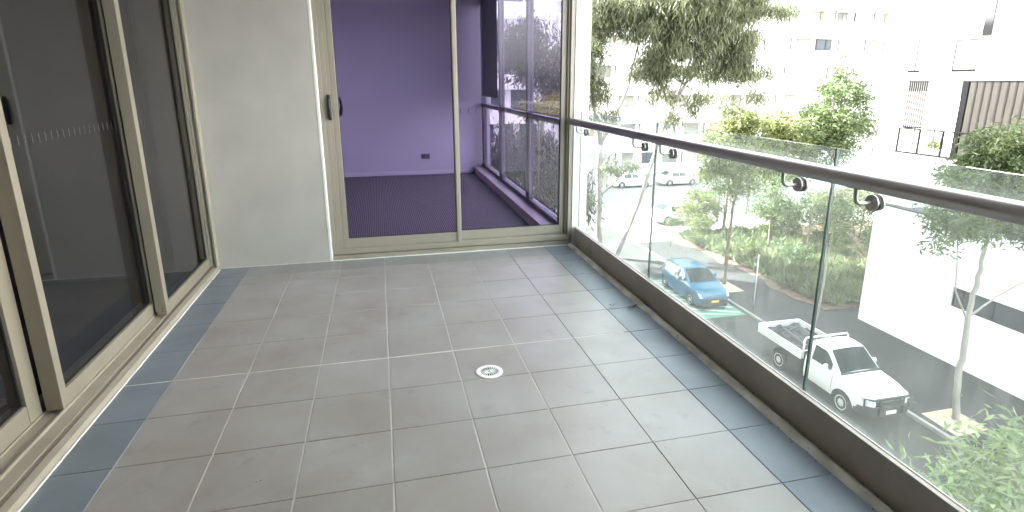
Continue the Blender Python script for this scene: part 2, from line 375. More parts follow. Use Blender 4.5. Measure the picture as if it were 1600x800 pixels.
# painted parking bay
struct('green_bay', MB().quad((13.35, 21.1, G+.004), (15.62, 21.1, G+.004), (15.62, 26.4, G+.004), (13.35, 26.4, G+.004)), T['green_paint'])
st = MB()
for i in range(9):
    y = 20.9 + i*.62
    pts = [(13.45, y+.75), (13.45, y+.92), (15.5, y-.03), (15.5, y-.20)]
    pts = [(p[0], min(max(p[1], 21.14), 26.35), G+.008) for p in pts]
    st.quad(*pts)
st.quad((13.33, 21.02, G+.008), (13.33, 26.4, G+.008), (13.43, 26.4, G+.008), (13.43, 21.02, G+.008))
struct('bay_stripes', st, T['white_paint'])
lm = MB()
for y in range(-6, 36, 6): lm.quad((11.0, y, G+.006), (11.1, y, G+.006), (11.1, y+3, G+.006), (11.0, y+3, G+.006))
struct('lane_marking', lm, T['white_paint'])
sqs = [((15.95, 11.3), (17.25, 11.35), (17.2, 12.55), (16.0, 12.55)), ((16.0, 23.5), (17.15, 23.5), (17.15, 24.95), (16.0, 24.95)), ((16.0, 17.2), (16.9, 17.2), (16.9, 18.3), (16.0, 18.3))]
for q in sqs:
    struct('tree_pit', MB().add([(p[0], p[1], G+.128) for p in q], [(0, 1, 2, 3)]), T['gravel'])

# ------------------------------------------------------------------ vegetation
def leaves_mesh(name, P, D, L, Wd, rs):
    """P centres (n,3), D unit directions (n,3), L lengths, Wd widths; each leaf 2 quads, folded at the middle"""
    n = len(P)
    rv = rs.normal(size=(n, 3)); side = np.cross(D, rv); side /= np.linalg.norm(side, axis=1)[:, None]+1e-9
    nrm = np.cross(D, side)
    a = P; m_ = P + D*(L*.5)[:, None] + nrm*(L*.06)[:, None]; e = P + D*L[:, None]
    hw = (Wd*.5)[:, None]
    V = np.stack([a, m_-side*hw, m_+side*hw, e], axis=1).reshape(-1, 3)
    me = bpy.data.meshes.new(name); me.vertices.add(4*n); me.vertices.foreach_set('co', V.astype(np.float32).ravel())
    base = (np.arange(n)*4)[:, None]
    F = np.concatenate([base+np.array([[0, 1, 2]]), base+np.array([[1, 3, 2]])], axis=1).reshape(-1)
    me.loops.add(6*n); me.loops.foreach_set('vertex_index', F.astype(np.int32))
    me.polygons.add(2*n); me.polygons.foreach_set('loop_start', (np.arange(2*n)*3).astype(np.int32))
    me.update(calc_edges=True); me.validate(); return me

def tree(name, label, base, trunk, blobs, n_leaf, leafL, leafW, droop, lm, bark, r0, cat='tree', group=None, clump=.45, per=60, limbs=True, sub=None):
    """trunk: list of polylines [(pts), r_start, r_end]; blobs: (centre, radii)"""
    rs = np.random.default_rng(abs(hash(label)) % 1000 if False else sum(map(ord, label)))
    root = empty(name, base, label, cat, group); B = Vector(base)
    tb = MB()
    ends = []
    for pts, ra, rb in trunk:
        pts = [Vector(p) for p in pts]
        fine = []
        for i in range(len(pts)-1):
            for k in range(4):
                q = pts[i].lerp(pts[i+1], k/4); j = .25*ra
                if i+k: q += Vector(rs.uniform(-j, j, 3))
                fine.append(q)
        fine.append(pts[-1]); m = len(fine)
        tb.tube(fine, [ra+(rb-ra)*i/(m-1) for i in range(m)], 8); ends += fine[m//2:]
    tot = sum(b[1][0]*b[1][1]*b[1][2] for b in blobs)
    C = []; Lc = []
    for c, r in blobs:
        k = max(2, int(n_leaf/per*(r[0]*r[1]*r[2])/tot))
        u = rs.normal(size=(k, 3)); u /= np.linalg.norm(u, axis=1)[:, None]; rad = rs.uniform(.25, 1, k)**.5
        cc = np.array(c)+u*rad[:, None]*np.array(r); C.append(cc)
        if limbs:
            for q in cc[::max(1, k//14)]:
                s = min(ends, key=lambda e: (Vector(q)-e).length)
                mid = s.lerp(Vector(q), .5)+Vector((0, 0, .12*(Vector(q)-s).length))
                tb.tube([s, mid, Vector(q)], [r0*.28, r0*.16, r0*.06], 5)
    tb.build('trunk', bark, root, smooth=True)
    C = np.concatenate(C)
    idx = rs.integers(0, len(C), n_leaf)
    P = C[idx]+rs.normal(size=(n_leaf, 3))*clump*np.array([1, 1, .8])
    out = rs.normal(size=(n_leaf, 3)); out[:, 2] = out[:, 2]*.5-droop
    D = out/np.linalg.norm(out, axis=1)[:, None]
    P -= np.array(B)
    me = leaves_mesh('crown', P, D, leafL*rs.uniform(.6, 1.3, n_leaf), leafW*rs.uniform(.7, 1.3, n_leaf), rs)
    link('crown', me, lm, root)
    return root

tree('gum_tree', 'tall pale-trunked gum forking above the handrail at the left end of the balustrade', (12.4, 31.2, G),
     [([(12.4, 31.2, G), (12.3, 31.2, -5), (12.25, 31.2, -1.9)], .23, .17), ([(12.25, 31.2, -1.9), (11.7, 31.2, .8), (11.5, 31.2, 4)], .13, .06),
      ([(12.25, 31.2, -1.9), (12.98, 31.2, -.66), (13.83, 31.2, 1.5), (14.4, 31.3, 4)], .12, .05), ([(12.35, 31.2, -4.9), (13.0, 31, -4.2), (14.7, 31, -2.4)], .07, .03),
      ([(12.3, 31.2, -5.6), (11.9, 31.0, -5.2), (11.3, 30.8, -4.7)], .05, .02)],
     [((12.1, 31.2, 5.4), (1.6, 1.8, 1.6)), ((11.6, 31.2, 3.2), (1.0, 1.5, .8)), ((11.6, 31, 1.2), (.9, 1.2, .9)), ((13.2, 31, -3.0), (1.2, .8, .45)), ((11.1, 30.8, -5.2), (.6, .6, .8)), ((12.2, 31, -.3), (.9, 1, .4))],
     12000, .40, .055, 1.6, T['leaf_gum'], T['bark'], .16, clump=.25, per=60)
tree('gum_tree', 'large leaning gum with the broad drooping grey-green crown, middle of the view over the handrail', (13.2, 30.5, G),
     [([(13.2, 30.5, G), (14.47, 30.5, -5.39), (15.74, 30.5, -1.05), (17.34, 30.5, 2.25), (17.9, 30.5, 3.2), (18.4, 30.6, 5)], .14, .05),
      ([(16.4, 30.5, .4), (17.3, 30.6, 3.0), (16.4, 30.8, 5.5)], .07, .03), ([(17.3, 30.5, 2.2), (18.9, 30.3, 2.9), (20.4, 30.2, 3.2)], .07, .03)],
     [((16.0, 30.5, 6.0), (2.9, 2.2, 1.5)), ((17.4, 30.5, 4.4), (2.6, 1.8, 1.1)), ((14.0, 30.6, 5.2), (1.3, 1.3, 1.2)), ((19.3, 30.5, 6.2), (2.6, 2.2, 1.4)), ((15.9, 30.5, 3.0), (2.0, 1.6, 1.1)), ((14.6, 30.4, 2.2), (.9, 1, .7)), ((20.0, 30.3, 3.6), (1.8, 1.6, 1.0)),
      ((20.1, 30.2, 1.9), (1.0, 1.1, 1.0)), ((18.6, 30.3, 2.6), (1.5, 1.2, .8)), ((16.4, 30.4, 1.2), (.9, .9, .5)), ((22.0, 30.6, 5.6), (1.4, 1.2, .7)), ((16.3, 30, -.3), (.6, .5, .4)), ((15.0, 30.3, .9), (.8, .8, .5)), ((18.4, 30.3, .9), (.9, .8, .5)), ((17.4, 30.2, .1), (.5, .5, .4)), ((19.6, 30.2, .5), (.7, .7, .5)), ((21.6, 30.3, 2.3), (.7, .7, .6)), ((21.0, 30.2, .9), (.6, .6, .5))],
     38000, .46, .06, 2.0, T['leaf_gum'], T['bark'], .13, clump=.30, per=110)
tree('street_tree', 'slim street tree growing from the pale square behind the blue hatchback', (16.78, 24.7, G+.12),
     [([(16.78, 24.7, G+.1), (16.8, 24.7, -6.3), (16.85, 24.7, -4.4), (17.2, 24.7, -2.6)], .11, .04)],
     [((17.1, 24.7, -2.0), (1.6, 1.3, .9)), ((15.9, 24.8, -2.7), (.8, .8, .5)), ((18.4, 24.6, -2.2), (1.0, 1.0, .7)), ((17.3, 24.7, -3.4), (.8, .8, .5))],
     4200, .24, .06, .9, T['leaf_yel'], T['bark_d'], .1, clump=.26, per=45)
tree('street_tree', 'street tree with pale bare trunk in front of the white wall with strip window', (16.78, 12.05, G+.12),
     [([(16.78, 12.05, G+.1), (16.55, 12.05, -7.3), (16.51, 12.05, -6.39), (16.42, 12.05, -4.6), (16.46, 12.05, -3.56), (16.5, 12.05, -2.61), (16.3, 12.0, -1.3)], .105, .04),
      ([(16.48, 12.05, -5.0), (17.2, 12.0, -4.5), (18.4, 11.9, -3.9)], .035, .015), ([(16.5, 12.05, -5.3), (15.8, 12.1, -4.2), (15.5, 12.1, -2.6)], .03, .012)],
     [((16.9, 12.0, -1.0), (1.7, 1.5, 1.25)), ((18.2, 11.8, -1.9), (1.2, 1.2, .9)), ((15.5, 12.1, -2.1), (.95, .9, .45)), ((14.75, 12.2, -2.5), (.35, .35, .35)), ((17.0, 12, .0), (1.2, 1.1, .55))],
     30000, .19, .05, .7, T['leaf_mid'], T['bark'], .09, clump=.2, per=70)
tree('street_tree', 'thin young tree standing beside the ute tray behind the glass joint', (16.24, 17.75, G+.12),
     [([(16.24, 17.75, G+.1), (16.39, 17.7, -6.7), (16.45, 17.7, -4.9), (16.5, 17.7, -3.9)], .055, .02)],
     [((16.5, 17.7, -4.0), (.5, .5, .55))], 500, .15, .04, .6, T['leaf_yel'], T['bark'], .04, clump=.15, per=30)
tree('garden_tree', 'small tree with a layered round crown at the back of the planting bed', (22.82, 29.4, G+.15),
     [([(22.82, 29.4, G+.1), (22.8, 29.4, -6.8), (22.7, 29.4, -5.2)], .08, .04)],
     [((22.7, 29.4, -5.4), (1.3, 1.2, .6)), ((21.9, 29.4, -6.0), (.8, .8, .4)), ((23.9, 29.4, -5.9), (1.1, .9, .45)), ((22.6, 29.4, -4.3), (.8, .8, .5))],
     5000, .15, .05, .3, T['leaf_mid'], T['bark_d'], .07, clump=.2, per=45)
tree('garden_tree', 'tall upright tree with a pointed top standing against the white apartments', (30.9, 34, G+.15),
     [([(30.9, 34, G+.1), (31.2, 34, -4), (30.9, 34, -.5), (31.0, 34, 2.6)], .16, .04)],
     [((30.9, 34, 2.2), (.9, .9, .9)), ((30.3, 34, 1.2), (1.6, 1.4, .9)), ((31.6, 34, .9), (1.6, 1.4, .8)), ((30.6, 34, -.9), (2.9, 2.0, 1.2)), ((30.0, 33.8, -3.0), (2.4, 1.6, 1.0)), ((28.7, 34, -1.0), (1.2, 1.2, .9)), ((29.6, 34, -1.8), (1.8, 1.6, 1.0)), ((32.2, 34, -1.7), (1.5, 1.4, .9)), ((31.0, 34, 3.4), (.35, .35, .3))],
     18000, .27, .09, .4, T['leaf_mid'], T['bark_d'], .12, clump=.27, per=55)
tree('garden_tree', 'bushy mid-green tree between the leaning gum and the pointed tree', (26.6, 34, G+.15),
     [([(26.6, 34, G+.1), (26.5, 34, -4), (26.3, 34, -1.5)], .14, .05)],
     [((26.3, 34, -1.2), (1.7, 1.6, 1.0)), ((25.6, 34, -2.6), (1.8, 1.6, 1.0)), ((27.6, 34, -2.8), (1.8, 1.5, 1.0)), ((26.8, 34, -4.3), (2.0, 1.6, .7))],
     10000, .27, .09, .4, T['leaf_yel'], T['bark_d'], .1, clump=.24, per=55)
tree('garden_tree', 'yellow-green tree whose crown meets the underside of the big gum', (22.6, 34, G+.15),
     [([(22.6, 34, G+.1), (22.7, 34, -5), (22.9, 34, -2)], .12, .05)],
     [((23.1, 34, -1.0), (1.3, 1.3, 1.0)), ((22.0, 34, -2.4), (1.5, 1.4, .9)), ((23.9, 34, -2.6), (1.3, 1.3, .9)), ((21.3, 34, -3.9), (.9, .9, .6)), ((20.6, 34.2, -2.4), (.7, .7, .5))],
     10000, .27, .09, .6, T['leaf_yel'], T['bark_d'], .1, clump=.24, per=50)
tree('garden_tree', 'dark loose tree low in the view behind the second rail bracket', (24.0, 27.5, G+.15),
     [([(24.0, 27.5, G+.1), (24.0, 27.5, -6.5), (24.1, 27.5, -5)], .08, .04)],
     [((24.5, 27.6, -5.0), (1.1, 1.0, .5)), ((25.6, 28, -5.4), (1.2, 1.0, .7)), ((26.6, 27.5, -6.3), (1.1, .9, .6)), ((27.6, 27.5, -5.2), (1.0, .9, .6))],
     5200, .16, .06, .3, T['leaf_mid'], T['bark_d'], .07, clump=.25, per=45)
tree('sapling', 'tiny staked sapling alone on the bright verge past the blue hatchback', (17.43, 31.7, G+.1),
     [([(17.43, 31.7, G+.1), (17.4, 31.7, -7.4), (17.35, 31.7, -6.4)], .035, .012)],
     [((17.35, 31.7, -6.9), (.5, .4, .25))], 420, .14, .05, .3, T['leaf_mid'], T['bark_d'], .03, clump=.1, per=30)
for (x, y, z, r, lab, mt) in ((34.5, 30, -4.8, 1.2, 'yellowish shrub against the white flats beside the terrace', 'leaf_yel'), (36.2, 31, -2.6, .8, 'small pale shrub left of the ribbed screen', 'leaf_yel'),
                       (20.2, 33, -7.4, .8, 'low bush at the far corner of the planting bed', 'leaf_yel'), (22.0, 26.0, -7.5, .7, 'leafy shrub in the middle of the planting bed', 'leaf_mid'), (19.9, 27.2, -7.6, .6, 'small round shrub at the bed edge near the slim tree', 'leaf_yel')):
    tree('shrub', lab, (x, y, G+.15), [([(x, y, G+.12), (x, y, z)], .05, .02)], [((x, y, z), (r, r, r*.7)), ((x+.5*r, y, z-.5*r), (r*.7, r*.6, r*.5))], 1600, .15, .06, .2, T[mt], T['bark_d'], .04, cat='shrub', clump=.16, per=30, limbs=False)
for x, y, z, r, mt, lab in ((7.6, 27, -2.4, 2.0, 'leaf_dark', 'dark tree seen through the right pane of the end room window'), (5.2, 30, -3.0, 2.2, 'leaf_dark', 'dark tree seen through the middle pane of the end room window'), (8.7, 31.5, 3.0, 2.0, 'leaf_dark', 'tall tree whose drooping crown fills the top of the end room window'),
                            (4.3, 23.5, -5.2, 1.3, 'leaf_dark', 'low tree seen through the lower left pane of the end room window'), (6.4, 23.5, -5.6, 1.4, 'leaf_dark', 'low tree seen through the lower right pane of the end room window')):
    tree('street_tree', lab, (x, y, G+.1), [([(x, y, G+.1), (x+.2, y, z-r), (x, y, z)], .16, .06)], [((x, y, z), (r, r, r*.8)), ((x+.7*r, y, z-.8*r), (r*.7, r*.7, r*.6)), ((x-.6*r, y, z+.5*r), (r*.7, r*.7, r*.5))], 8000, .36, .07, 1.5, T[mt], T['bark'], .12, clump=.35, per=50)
tree('shrub', 'yellow flowering bush behind the end room window at blind height', (5.9, 21.5, G+.1), [([(5.9, 21.5, G+.1), (5.9, 21.5, .3)], .06, .03)], [((5.9, 21.5, .6), (.75, .7, .3)), ((6.6, 21.6, .75), (.5, .5, .3))], 2600, .17, .07, .5, T['leaf_gold'], T['bark_d'], .04, cat='shrub', clump=.14, per=30, limbs=False)
for x, y, z, r, mt, lab in ((25.2, 31.5, -6.6, 1.3, 'leaf_yel', 'full bright shrub at the back of the bed left of the second rail joint'), (28.2, 31.0, -6.2, 1.5, 'leaf_mid', 'broad dark shrub at the back of the bed right of the rail joint'),
                            (21.0, 34.5, -6.4, 1.2, 'leaf_yel', 'light shrub behind the bare slim street tree'), (30.6, 30.5, -5.4, 1.6, 'leaf_yel', 'tall loose shrub beside the left edge of the white street wall'),
                            (24.0, 37.0, -5.2, 1.7, 'leaf_mid', 'large leafy bush standing between the two garden trees, far back'), (29.0, 27.0, -6.8, 1.1, 'leaf_mid', 'rounded bush against the end of the white street wall'), (27.5, 38.5, -4.4, 2.0, 'leaf_yel', 'farthest big pale bush in front of the far apartments')):
    tree('shrub', lab, (x, y, G+.15), [([(x, y, G+.12), (x+.1, y, z-.6*r), (x, y, z)], .07, .03)], [((x, y, z), (r, r, r*.7)), ((x+.7*r, y, z-.5*r), (r*.7, r*.6, r*.5)), ((x-.7*r, y, z-.4*r), (r*.7, r*.6, r*.5)), ((x, y-.3, z-r*.9), (r*1.1, r*.6, r*.4))], 3800, .2, .07, .3, T[mt], T['bark_d'], .06, cat='shrub', clump=.22, per=40, limbs=False)
# near shrubbery just below the balcony
for x, y, z, r, n_, lab in ((6.3, 4.1, -3.1, .8, 1500, 'pale green leafy treetop at the bottom right corner below the channel'), (7.5, 4.5, -2.95, .65, 1200, 'light green treetop at the right edge below the glass')):
    tree('treetop', lab, (x, y, G+.12), [([(x, y, G+.1), (x+.1, y, -6), (x, y, z)], .06, .02)],
         [((x, y, z), (r, r*.9, .45)), ((x+.5, y+.3, z-.35), (r*.7, r*.7, .3)), ((x-.35, y-.5, z-.4), (r*.8, r*.8, .3))], n_, .2, .045, .1, T['leaf_near'], T['bark'], .05, cat='tree', clump=.2, per=14, limbs=False)

# strappy planting: one mass nobody could count
def grasses():
    rs = np.random.default_rng(3); P = []; D = []; L = []; Wd = []
    for i in range(820):
        y = rs.uniform(20.6, 33.5); x0 = 19.25 - max(0, y-27)*.12; x = x0 + abs(rs.normal(0, 1))*3.6 + rs.uniform(0, .5)
        if y < 21.6 and x > 20.5: pass
        if x > 33: continue
        k = 42; h = rs.uniform(.35, .75)
        c = np.array([x, y, G+.16]); a = rs.uniform(0, 2*np.pi, k); s = rs.uniform(.25, 1.0, k)
        d = np.stack([np.cos(a)*s, np.sin(a)*s, np.full(k, 1.0)], 1); d /= np.linalg.norm(d, axis=1)[:, None]
        P.append(c+d*rs.uniform(0, .12, (k, 1))); D.append(d); L.append(h*rs.uniform(.6, 1.2, k)); Wd.append(rs.uniform(.03, .06, k))
        # drooping tips
        tip = c+d*(h*.75); d2 = d*np.array([1.2, 1.2, -.5]); d2 /= np.linalg.norm(d2, axis=1)[:, None]
        P.append(tip); D.append(d2); L.append(h*rs.uniform(.3, .6, k)); Wd.append(rs.uniform(.025, .05, k))
    me = leaves_mesh('ground_cover', np.concatenate(P), np.concatenate(D), np.concatenate(L), np.concatenate(Wd), rs)
    o = link('ground_cover', me, T['grass']); tag(o, 'strappy green planting filling the garden bed beside the footpath', 'plants', kind='stuff')
grasses()
def litter():
    rs = np.random.default_rng(5); n = 900
    P = np.stack([rs.uniform(12.5, 19.0, n), rs.uniform(8.5, 14, n), np.where(False, 0, G+.14)*np.ones(n)], 1)
    P[:, 2] = np.where(P[:, 0] > 15.8, G+.135, G+.012); a = rs.uniform(0, 6.28, n)
    k = rs.uniform(0, 1, n) < np.exp(-((P[:, 0]-15.6)/1.4)**2-((P[:, 1]-10.5)/2.2)**2); P = P[k]; a = a[k]; n = len(P)
    D = np.stack([np.cos(a), np.sin(a), np.zeros(n)+.02], 1)
    me = leaves_mesh('leaf_litter', P, D, rs.uniform(.06, .14, n), rs.uniform(.02, .03, n), rs)
    o = link('leaf_litter', me, T['leaf_yel']); tag(o, 'scatter of fallen leaves on the road in front of the white ute', 'fallen leaves', kind='stuff')
litter()

# ------------------------------------------------------------------ opposite buildings
wb = empty('commercial_building', (19.97, 10, G), 'long low white street wall with a strip window, terrace storey and ribbed screens above', 'building')
w = MB(); X0 = 19.97
w.box(X0, X0+.3, 15.42, 19.3, G, -3.28); w.box(X0, X0+.3, -12, 15.42, G, -6.36); w.box(X0, X0+.3, -12, 15.42, -5.6, -3.28)
w.box(X0+.3, 26, 19.0, 19.3, G, -3.28); w.box(X0, X0+.3, -12, 8.0, -6.36, -5.6)
w.build('wall', T['bwhite'], wb)
fr = MB()
for y in (8.0, 10.6, 12.9, 13.95, 15.05): fr.box(X0+.1, X0+.16, y, y+.06, -6.34, -5.62)
fr.box(X0+.08, X0+.17, 8.0, 15.40, -6.355, -6.31); fr.box(X0+.08, X0+.17, 8.0, 15.40, -5.65, -5.605); fr.box(X0+.08, X0+.17, 15.36, 15.41, -6.31, -5.65)
wf = fr.build('window_frame', T['dark_metal'], wb)
MB().box(X0+.12, X0+.135, 8.0, 15.4, -6.33, -5.63).build('pane', T['bwin_dark'], wf)
MB().box(X0+.16, X0+.2, 15.08, 15.26, -6.3, -5.66).build('blind', T['white'], wf)
rf = MB(); rf.box(X0+.3, 22.0, -12, 19.0, -3.62, -3.5)
rfo = rf.build('roof', T['roof_dark'], wb)
sme = MB().box(X0+.32, 21.98, 0, .04, -3.499, -3.45).mesh('seam', WORLD[wb.name])
for i in range(26):
    o = link('seam', sme, T['dark_metal'], rfo); o.location.y = -1+i*1.15-10+0
ed = MB(); ed.box(X0-.03, X0+.34, -12, 19.33, -3.279, -3.24); ed.build('parapet_cap', T['dark_metal'], wb)
rl = MB(); rl.tube([(X0+.2, -12, -2.95), (X0+.2, 17.8, -2.95)], .02, 6)
for i in range(9): rl.tube([(X0+.2, 17.8-i*2, -3.24), (X0+.2, 17.8-i*2, -2.95)], .015, 6)
rl.build('roof_rail', T['steel'], wb)
# upper storeys set back
X1 = 22.0; U = MB()
U.box(X1, X1+14, -12, 20.9, -3.5, -1.35)           # spandrel below the terrace
U.box(X1+2.6, X1+14, -12, 20.6, -1.35, 1.68)       # recessed wall of the terrace storey
U.box(X1, X1+14, -12, 20.9, 1.68, 13)              # upper mass
U.build('upper_wall', T['bwhite'], wb)
# terrace balustrade
tb = MB(); tb.box(X1-.01, X1+.05, 17.5, 20.7, -.34, -.28); tb.box(X1-.01, X1+.05, 17.5, 20.7, -1.345, -1.29); tb.box(X1+.06, X1+2.0, 20.66, 20.7, -.33, -.29)
for y in (17.5, 18.6, 19.65, 20.66): tb.box(X1-.015, X1+.055, y, y+.06, -1.34, -.285)
for x in (X1+.8, X1+1.9): tb.box(x, x+.04, 20.655, 20.695, -1.34, -.29)
tb.build('terrace_rail', T['dark_metal'], wb)
# ribbed screens
def screen(y0, y1, z0, z1, n, mtl, gap):
    s = MB(); s.box(X1+.03, X1+.09, y0, y1, z1-.05, z1); MB().box(X1+.03, X1+.09, y0, y1, z0, z0+.05).build('screen_base', T['dark_metal'], wb)
    so_ = s.build('screen_frame', T['dark_metal'], wb)
    ww = (y1-y0)/n; mesh = None
    for i in range(n):
        b = MB(); 
        b.prism([(X1+.01, ww*gap*.15), (X1+.05, 0), (X1+.05, ww*gap), (X1+.01, ww*gap*.7)], 'z', z0+.05, z1-.05)
        if mesh is None: mesh = b.mesh('slat', WORLD[wb.name])
        o = link('slat', mesh, mtl, so_); o.location = (0, y0+i*ww, 0)
screen(19.72, 20.62, -.27, 1.66, 9, T['cladding_dark'], .55)
screen(8.0, 17.95, -1.3, 1.66, 34, T['cladding'], .9)
MB().box(X1+.09, X1+.2, 8.0, 17.95, -1.3, 1.66).build('screen_backing', T['cladding'], wb)
MB().box(X1+.02, X1+.30, 17.96, 18.2, -1.34, 1.66).build('screen_post', T['dark_metal'], wb)
# upper window strip and thin recess outlines
uw = MB(); uw.box(X1-.04, X1+.02, 17.45, 17.78, 3.3, 9.0); uw.build('window_frame', T['dark_metal'], wb)
ul = MB(); ul.box(X1-.02, X1+.02, 17.8, 18.75, 2.02, 2.1); ul.box(X1-.02, X1+.01, 18.72, 18.75, 2.1, 3.2); ul.box(X1-.02, X1+.01, 17.8, 18.72, 3.17, 3.2)
ul.build('window_ledge', T['dark_metal'], wb); ul = MB(); ul.box(X1-.02, X1+.01, 20.4, 20.43, 2.0905, 3.6); ul.box(X1-.02, X1+.02, 20.2, 20.75, 2.02, 2.09); ul.build('window_ledge', T['dark_metal'], wb)

# far apartments: white bands of parapets and recessed glazing with brown panels
def flats(name, label, x0, x1, y0, depth, z_bands, dark, seed, pitch=2.4, top=None):
    rs = random.Random(seed)
    b = empty(name, ((x0+x1)/2, y0, G), label, 'building')
    core = MB().box(x0, x1, y0+1.2, y0+depth, G, z_bands[0][1]+.6); core.build('wall', T['bwhite'], b)
    prev = G
    for k, (za, zb) in enumerate(z_bands):
        nxt = z_bands[k+1][1] if k+1 < len(z_bands) else G
        MB().box(x0, x1, y0, y0+.18, nxt, za).build('parapet', T['bwhite'], b)
        MB().box(x0, x1, y0+.18, y0+1.199, za-.35, za-.12).build('floor_slab', T['bwhite'], b)
    zt = z_bands[0][1]
    MB().box(x0-.2, x1+.2, y0-.2, y0+depth, zt, zt+.59).build('roof', T['bwhite'], b)
    wm = None
    for k, (za, zb) in enumerate(z_bands):
        x = x0+.6
        while x < x1-2:
            wd = rs.choice([1.3, 1.8, 2.2]); kind = rs.random()
            m_ = MB(); m_.box(x, x+wd, y0+1.1, y0+1.16, za-.7, zb-.04)
            if kind < (.75 if dark else .34): m_.build('window', T['bwin_dark'] if dark or rs.random() < .25 else T['bwin'], b)
            elif kind < (.6 if dark else .5): MB().box(x, x+.5, y0+.3, y0+.42, za+.0, zb-.02).build('privacy_panel', T['brown_panel'], b)
            if rs.random() < (.35 if dark else .8): MB().box(x+wd, x+wd+.1, y0+.02, y0+.1, za, zb).build('post', T['dark_metal'], b)
            x += wd + rs.uniform(.5, pitch)
    return b
bands = [(8.45, 9.6), (5.2, 6.55), (2.05, 3.35), (-1.1, .2), (-4.2, -2.9), (-7.4, -6.1)]
fb = flats('apartment_block', 'far white apartment block with long parapet bands and brown panels behind the trees', 18.5, 62, 60, 14, bands, False, 4)
tr_ = MB()
for i in range(26):
    x = 44+i*.6
    tr_.box(x, x+.05, 59.95, 59.99, 8.46, 9.3)
tr_.box(44, 59.6, 59.94, 59.98, 9.3, 9.36); tr_.build('balcony_rail', T['dark_metal'], fb)
f2 = flats('apartment_block', 'white and dark banded apartment block seen through the end room window', -6, 17, 56, 14, [(8.9, 10.6), (5.6, 7.4), (2.3, 4.2), (-1.0, .9), (-4.2, -2.4), (-7.4, -5.6)], True, 9, .8)

# ------------------------------------------------------------------ cars
def loft_body(yz_hi, yz_lo, wfn, ys, n_side=7, n_top=7, rc=.08):
    """returns MB of a body shell; side + rounded shoulder + top, per station y"""
    mb = MB(); rings = []
    for y in ys:
        zh = yz_hi(y); zl = min(yz_lo(y), zh-.02); half = []
        for i in range(n_side):
            z = zl+(zh-rc-zl)*i/(n_side-1) if zh-rc > zl else zl+.001*i
            half.append((wfn(y, z), z))
        wtop = wfn(y, zh)
        for a in (30, 60): half.append((wtop-rc+rc*math.cos(R_(a)), zh-rc+rc*math.sin(R_(a))))
        for i in range(n_top//2+1):
            x = (wtop-rc)*(1-i/(n_top//2)); half.append((x, zh+.035*(1-(x/max(wtop, .01))**2)))
        ring = [(-x, y, z) for x, z in half] + [(x, y, z) for x, z in reversed(half[:-1])]
        rings.append(ring)
    n = len(rings[0]); vs = [v for r in rings for v in r]
    fs = [(i*n+k, i*n+k+1, (i+1)*n+k+1, (i+1)*n+k) for i in range(len(rings)-1) for k in range(n-1)]
    fs += [tuple(range(n)), tuple((len(rings)-1)*n+k for k in range(n-1, -1, -1))]
    mb.add(vs, fs); return mb

def interp(tab):
    xs = [p[0] for p in tab]; zs = [p[1] for p in tab]
    return lambda y: float(np.interp(y, xs, zs))

def stations(L, arches, extra=()):
    s = set(np.round(np.linspace(0, L, 34), 3)) | set(extra)
    for c, r in arches:
        for k in range(13): s.add(round(c+r*math.cos(math.pi*k/12), 3))
    return sorted(v for v in s if 0 <= v <= L)

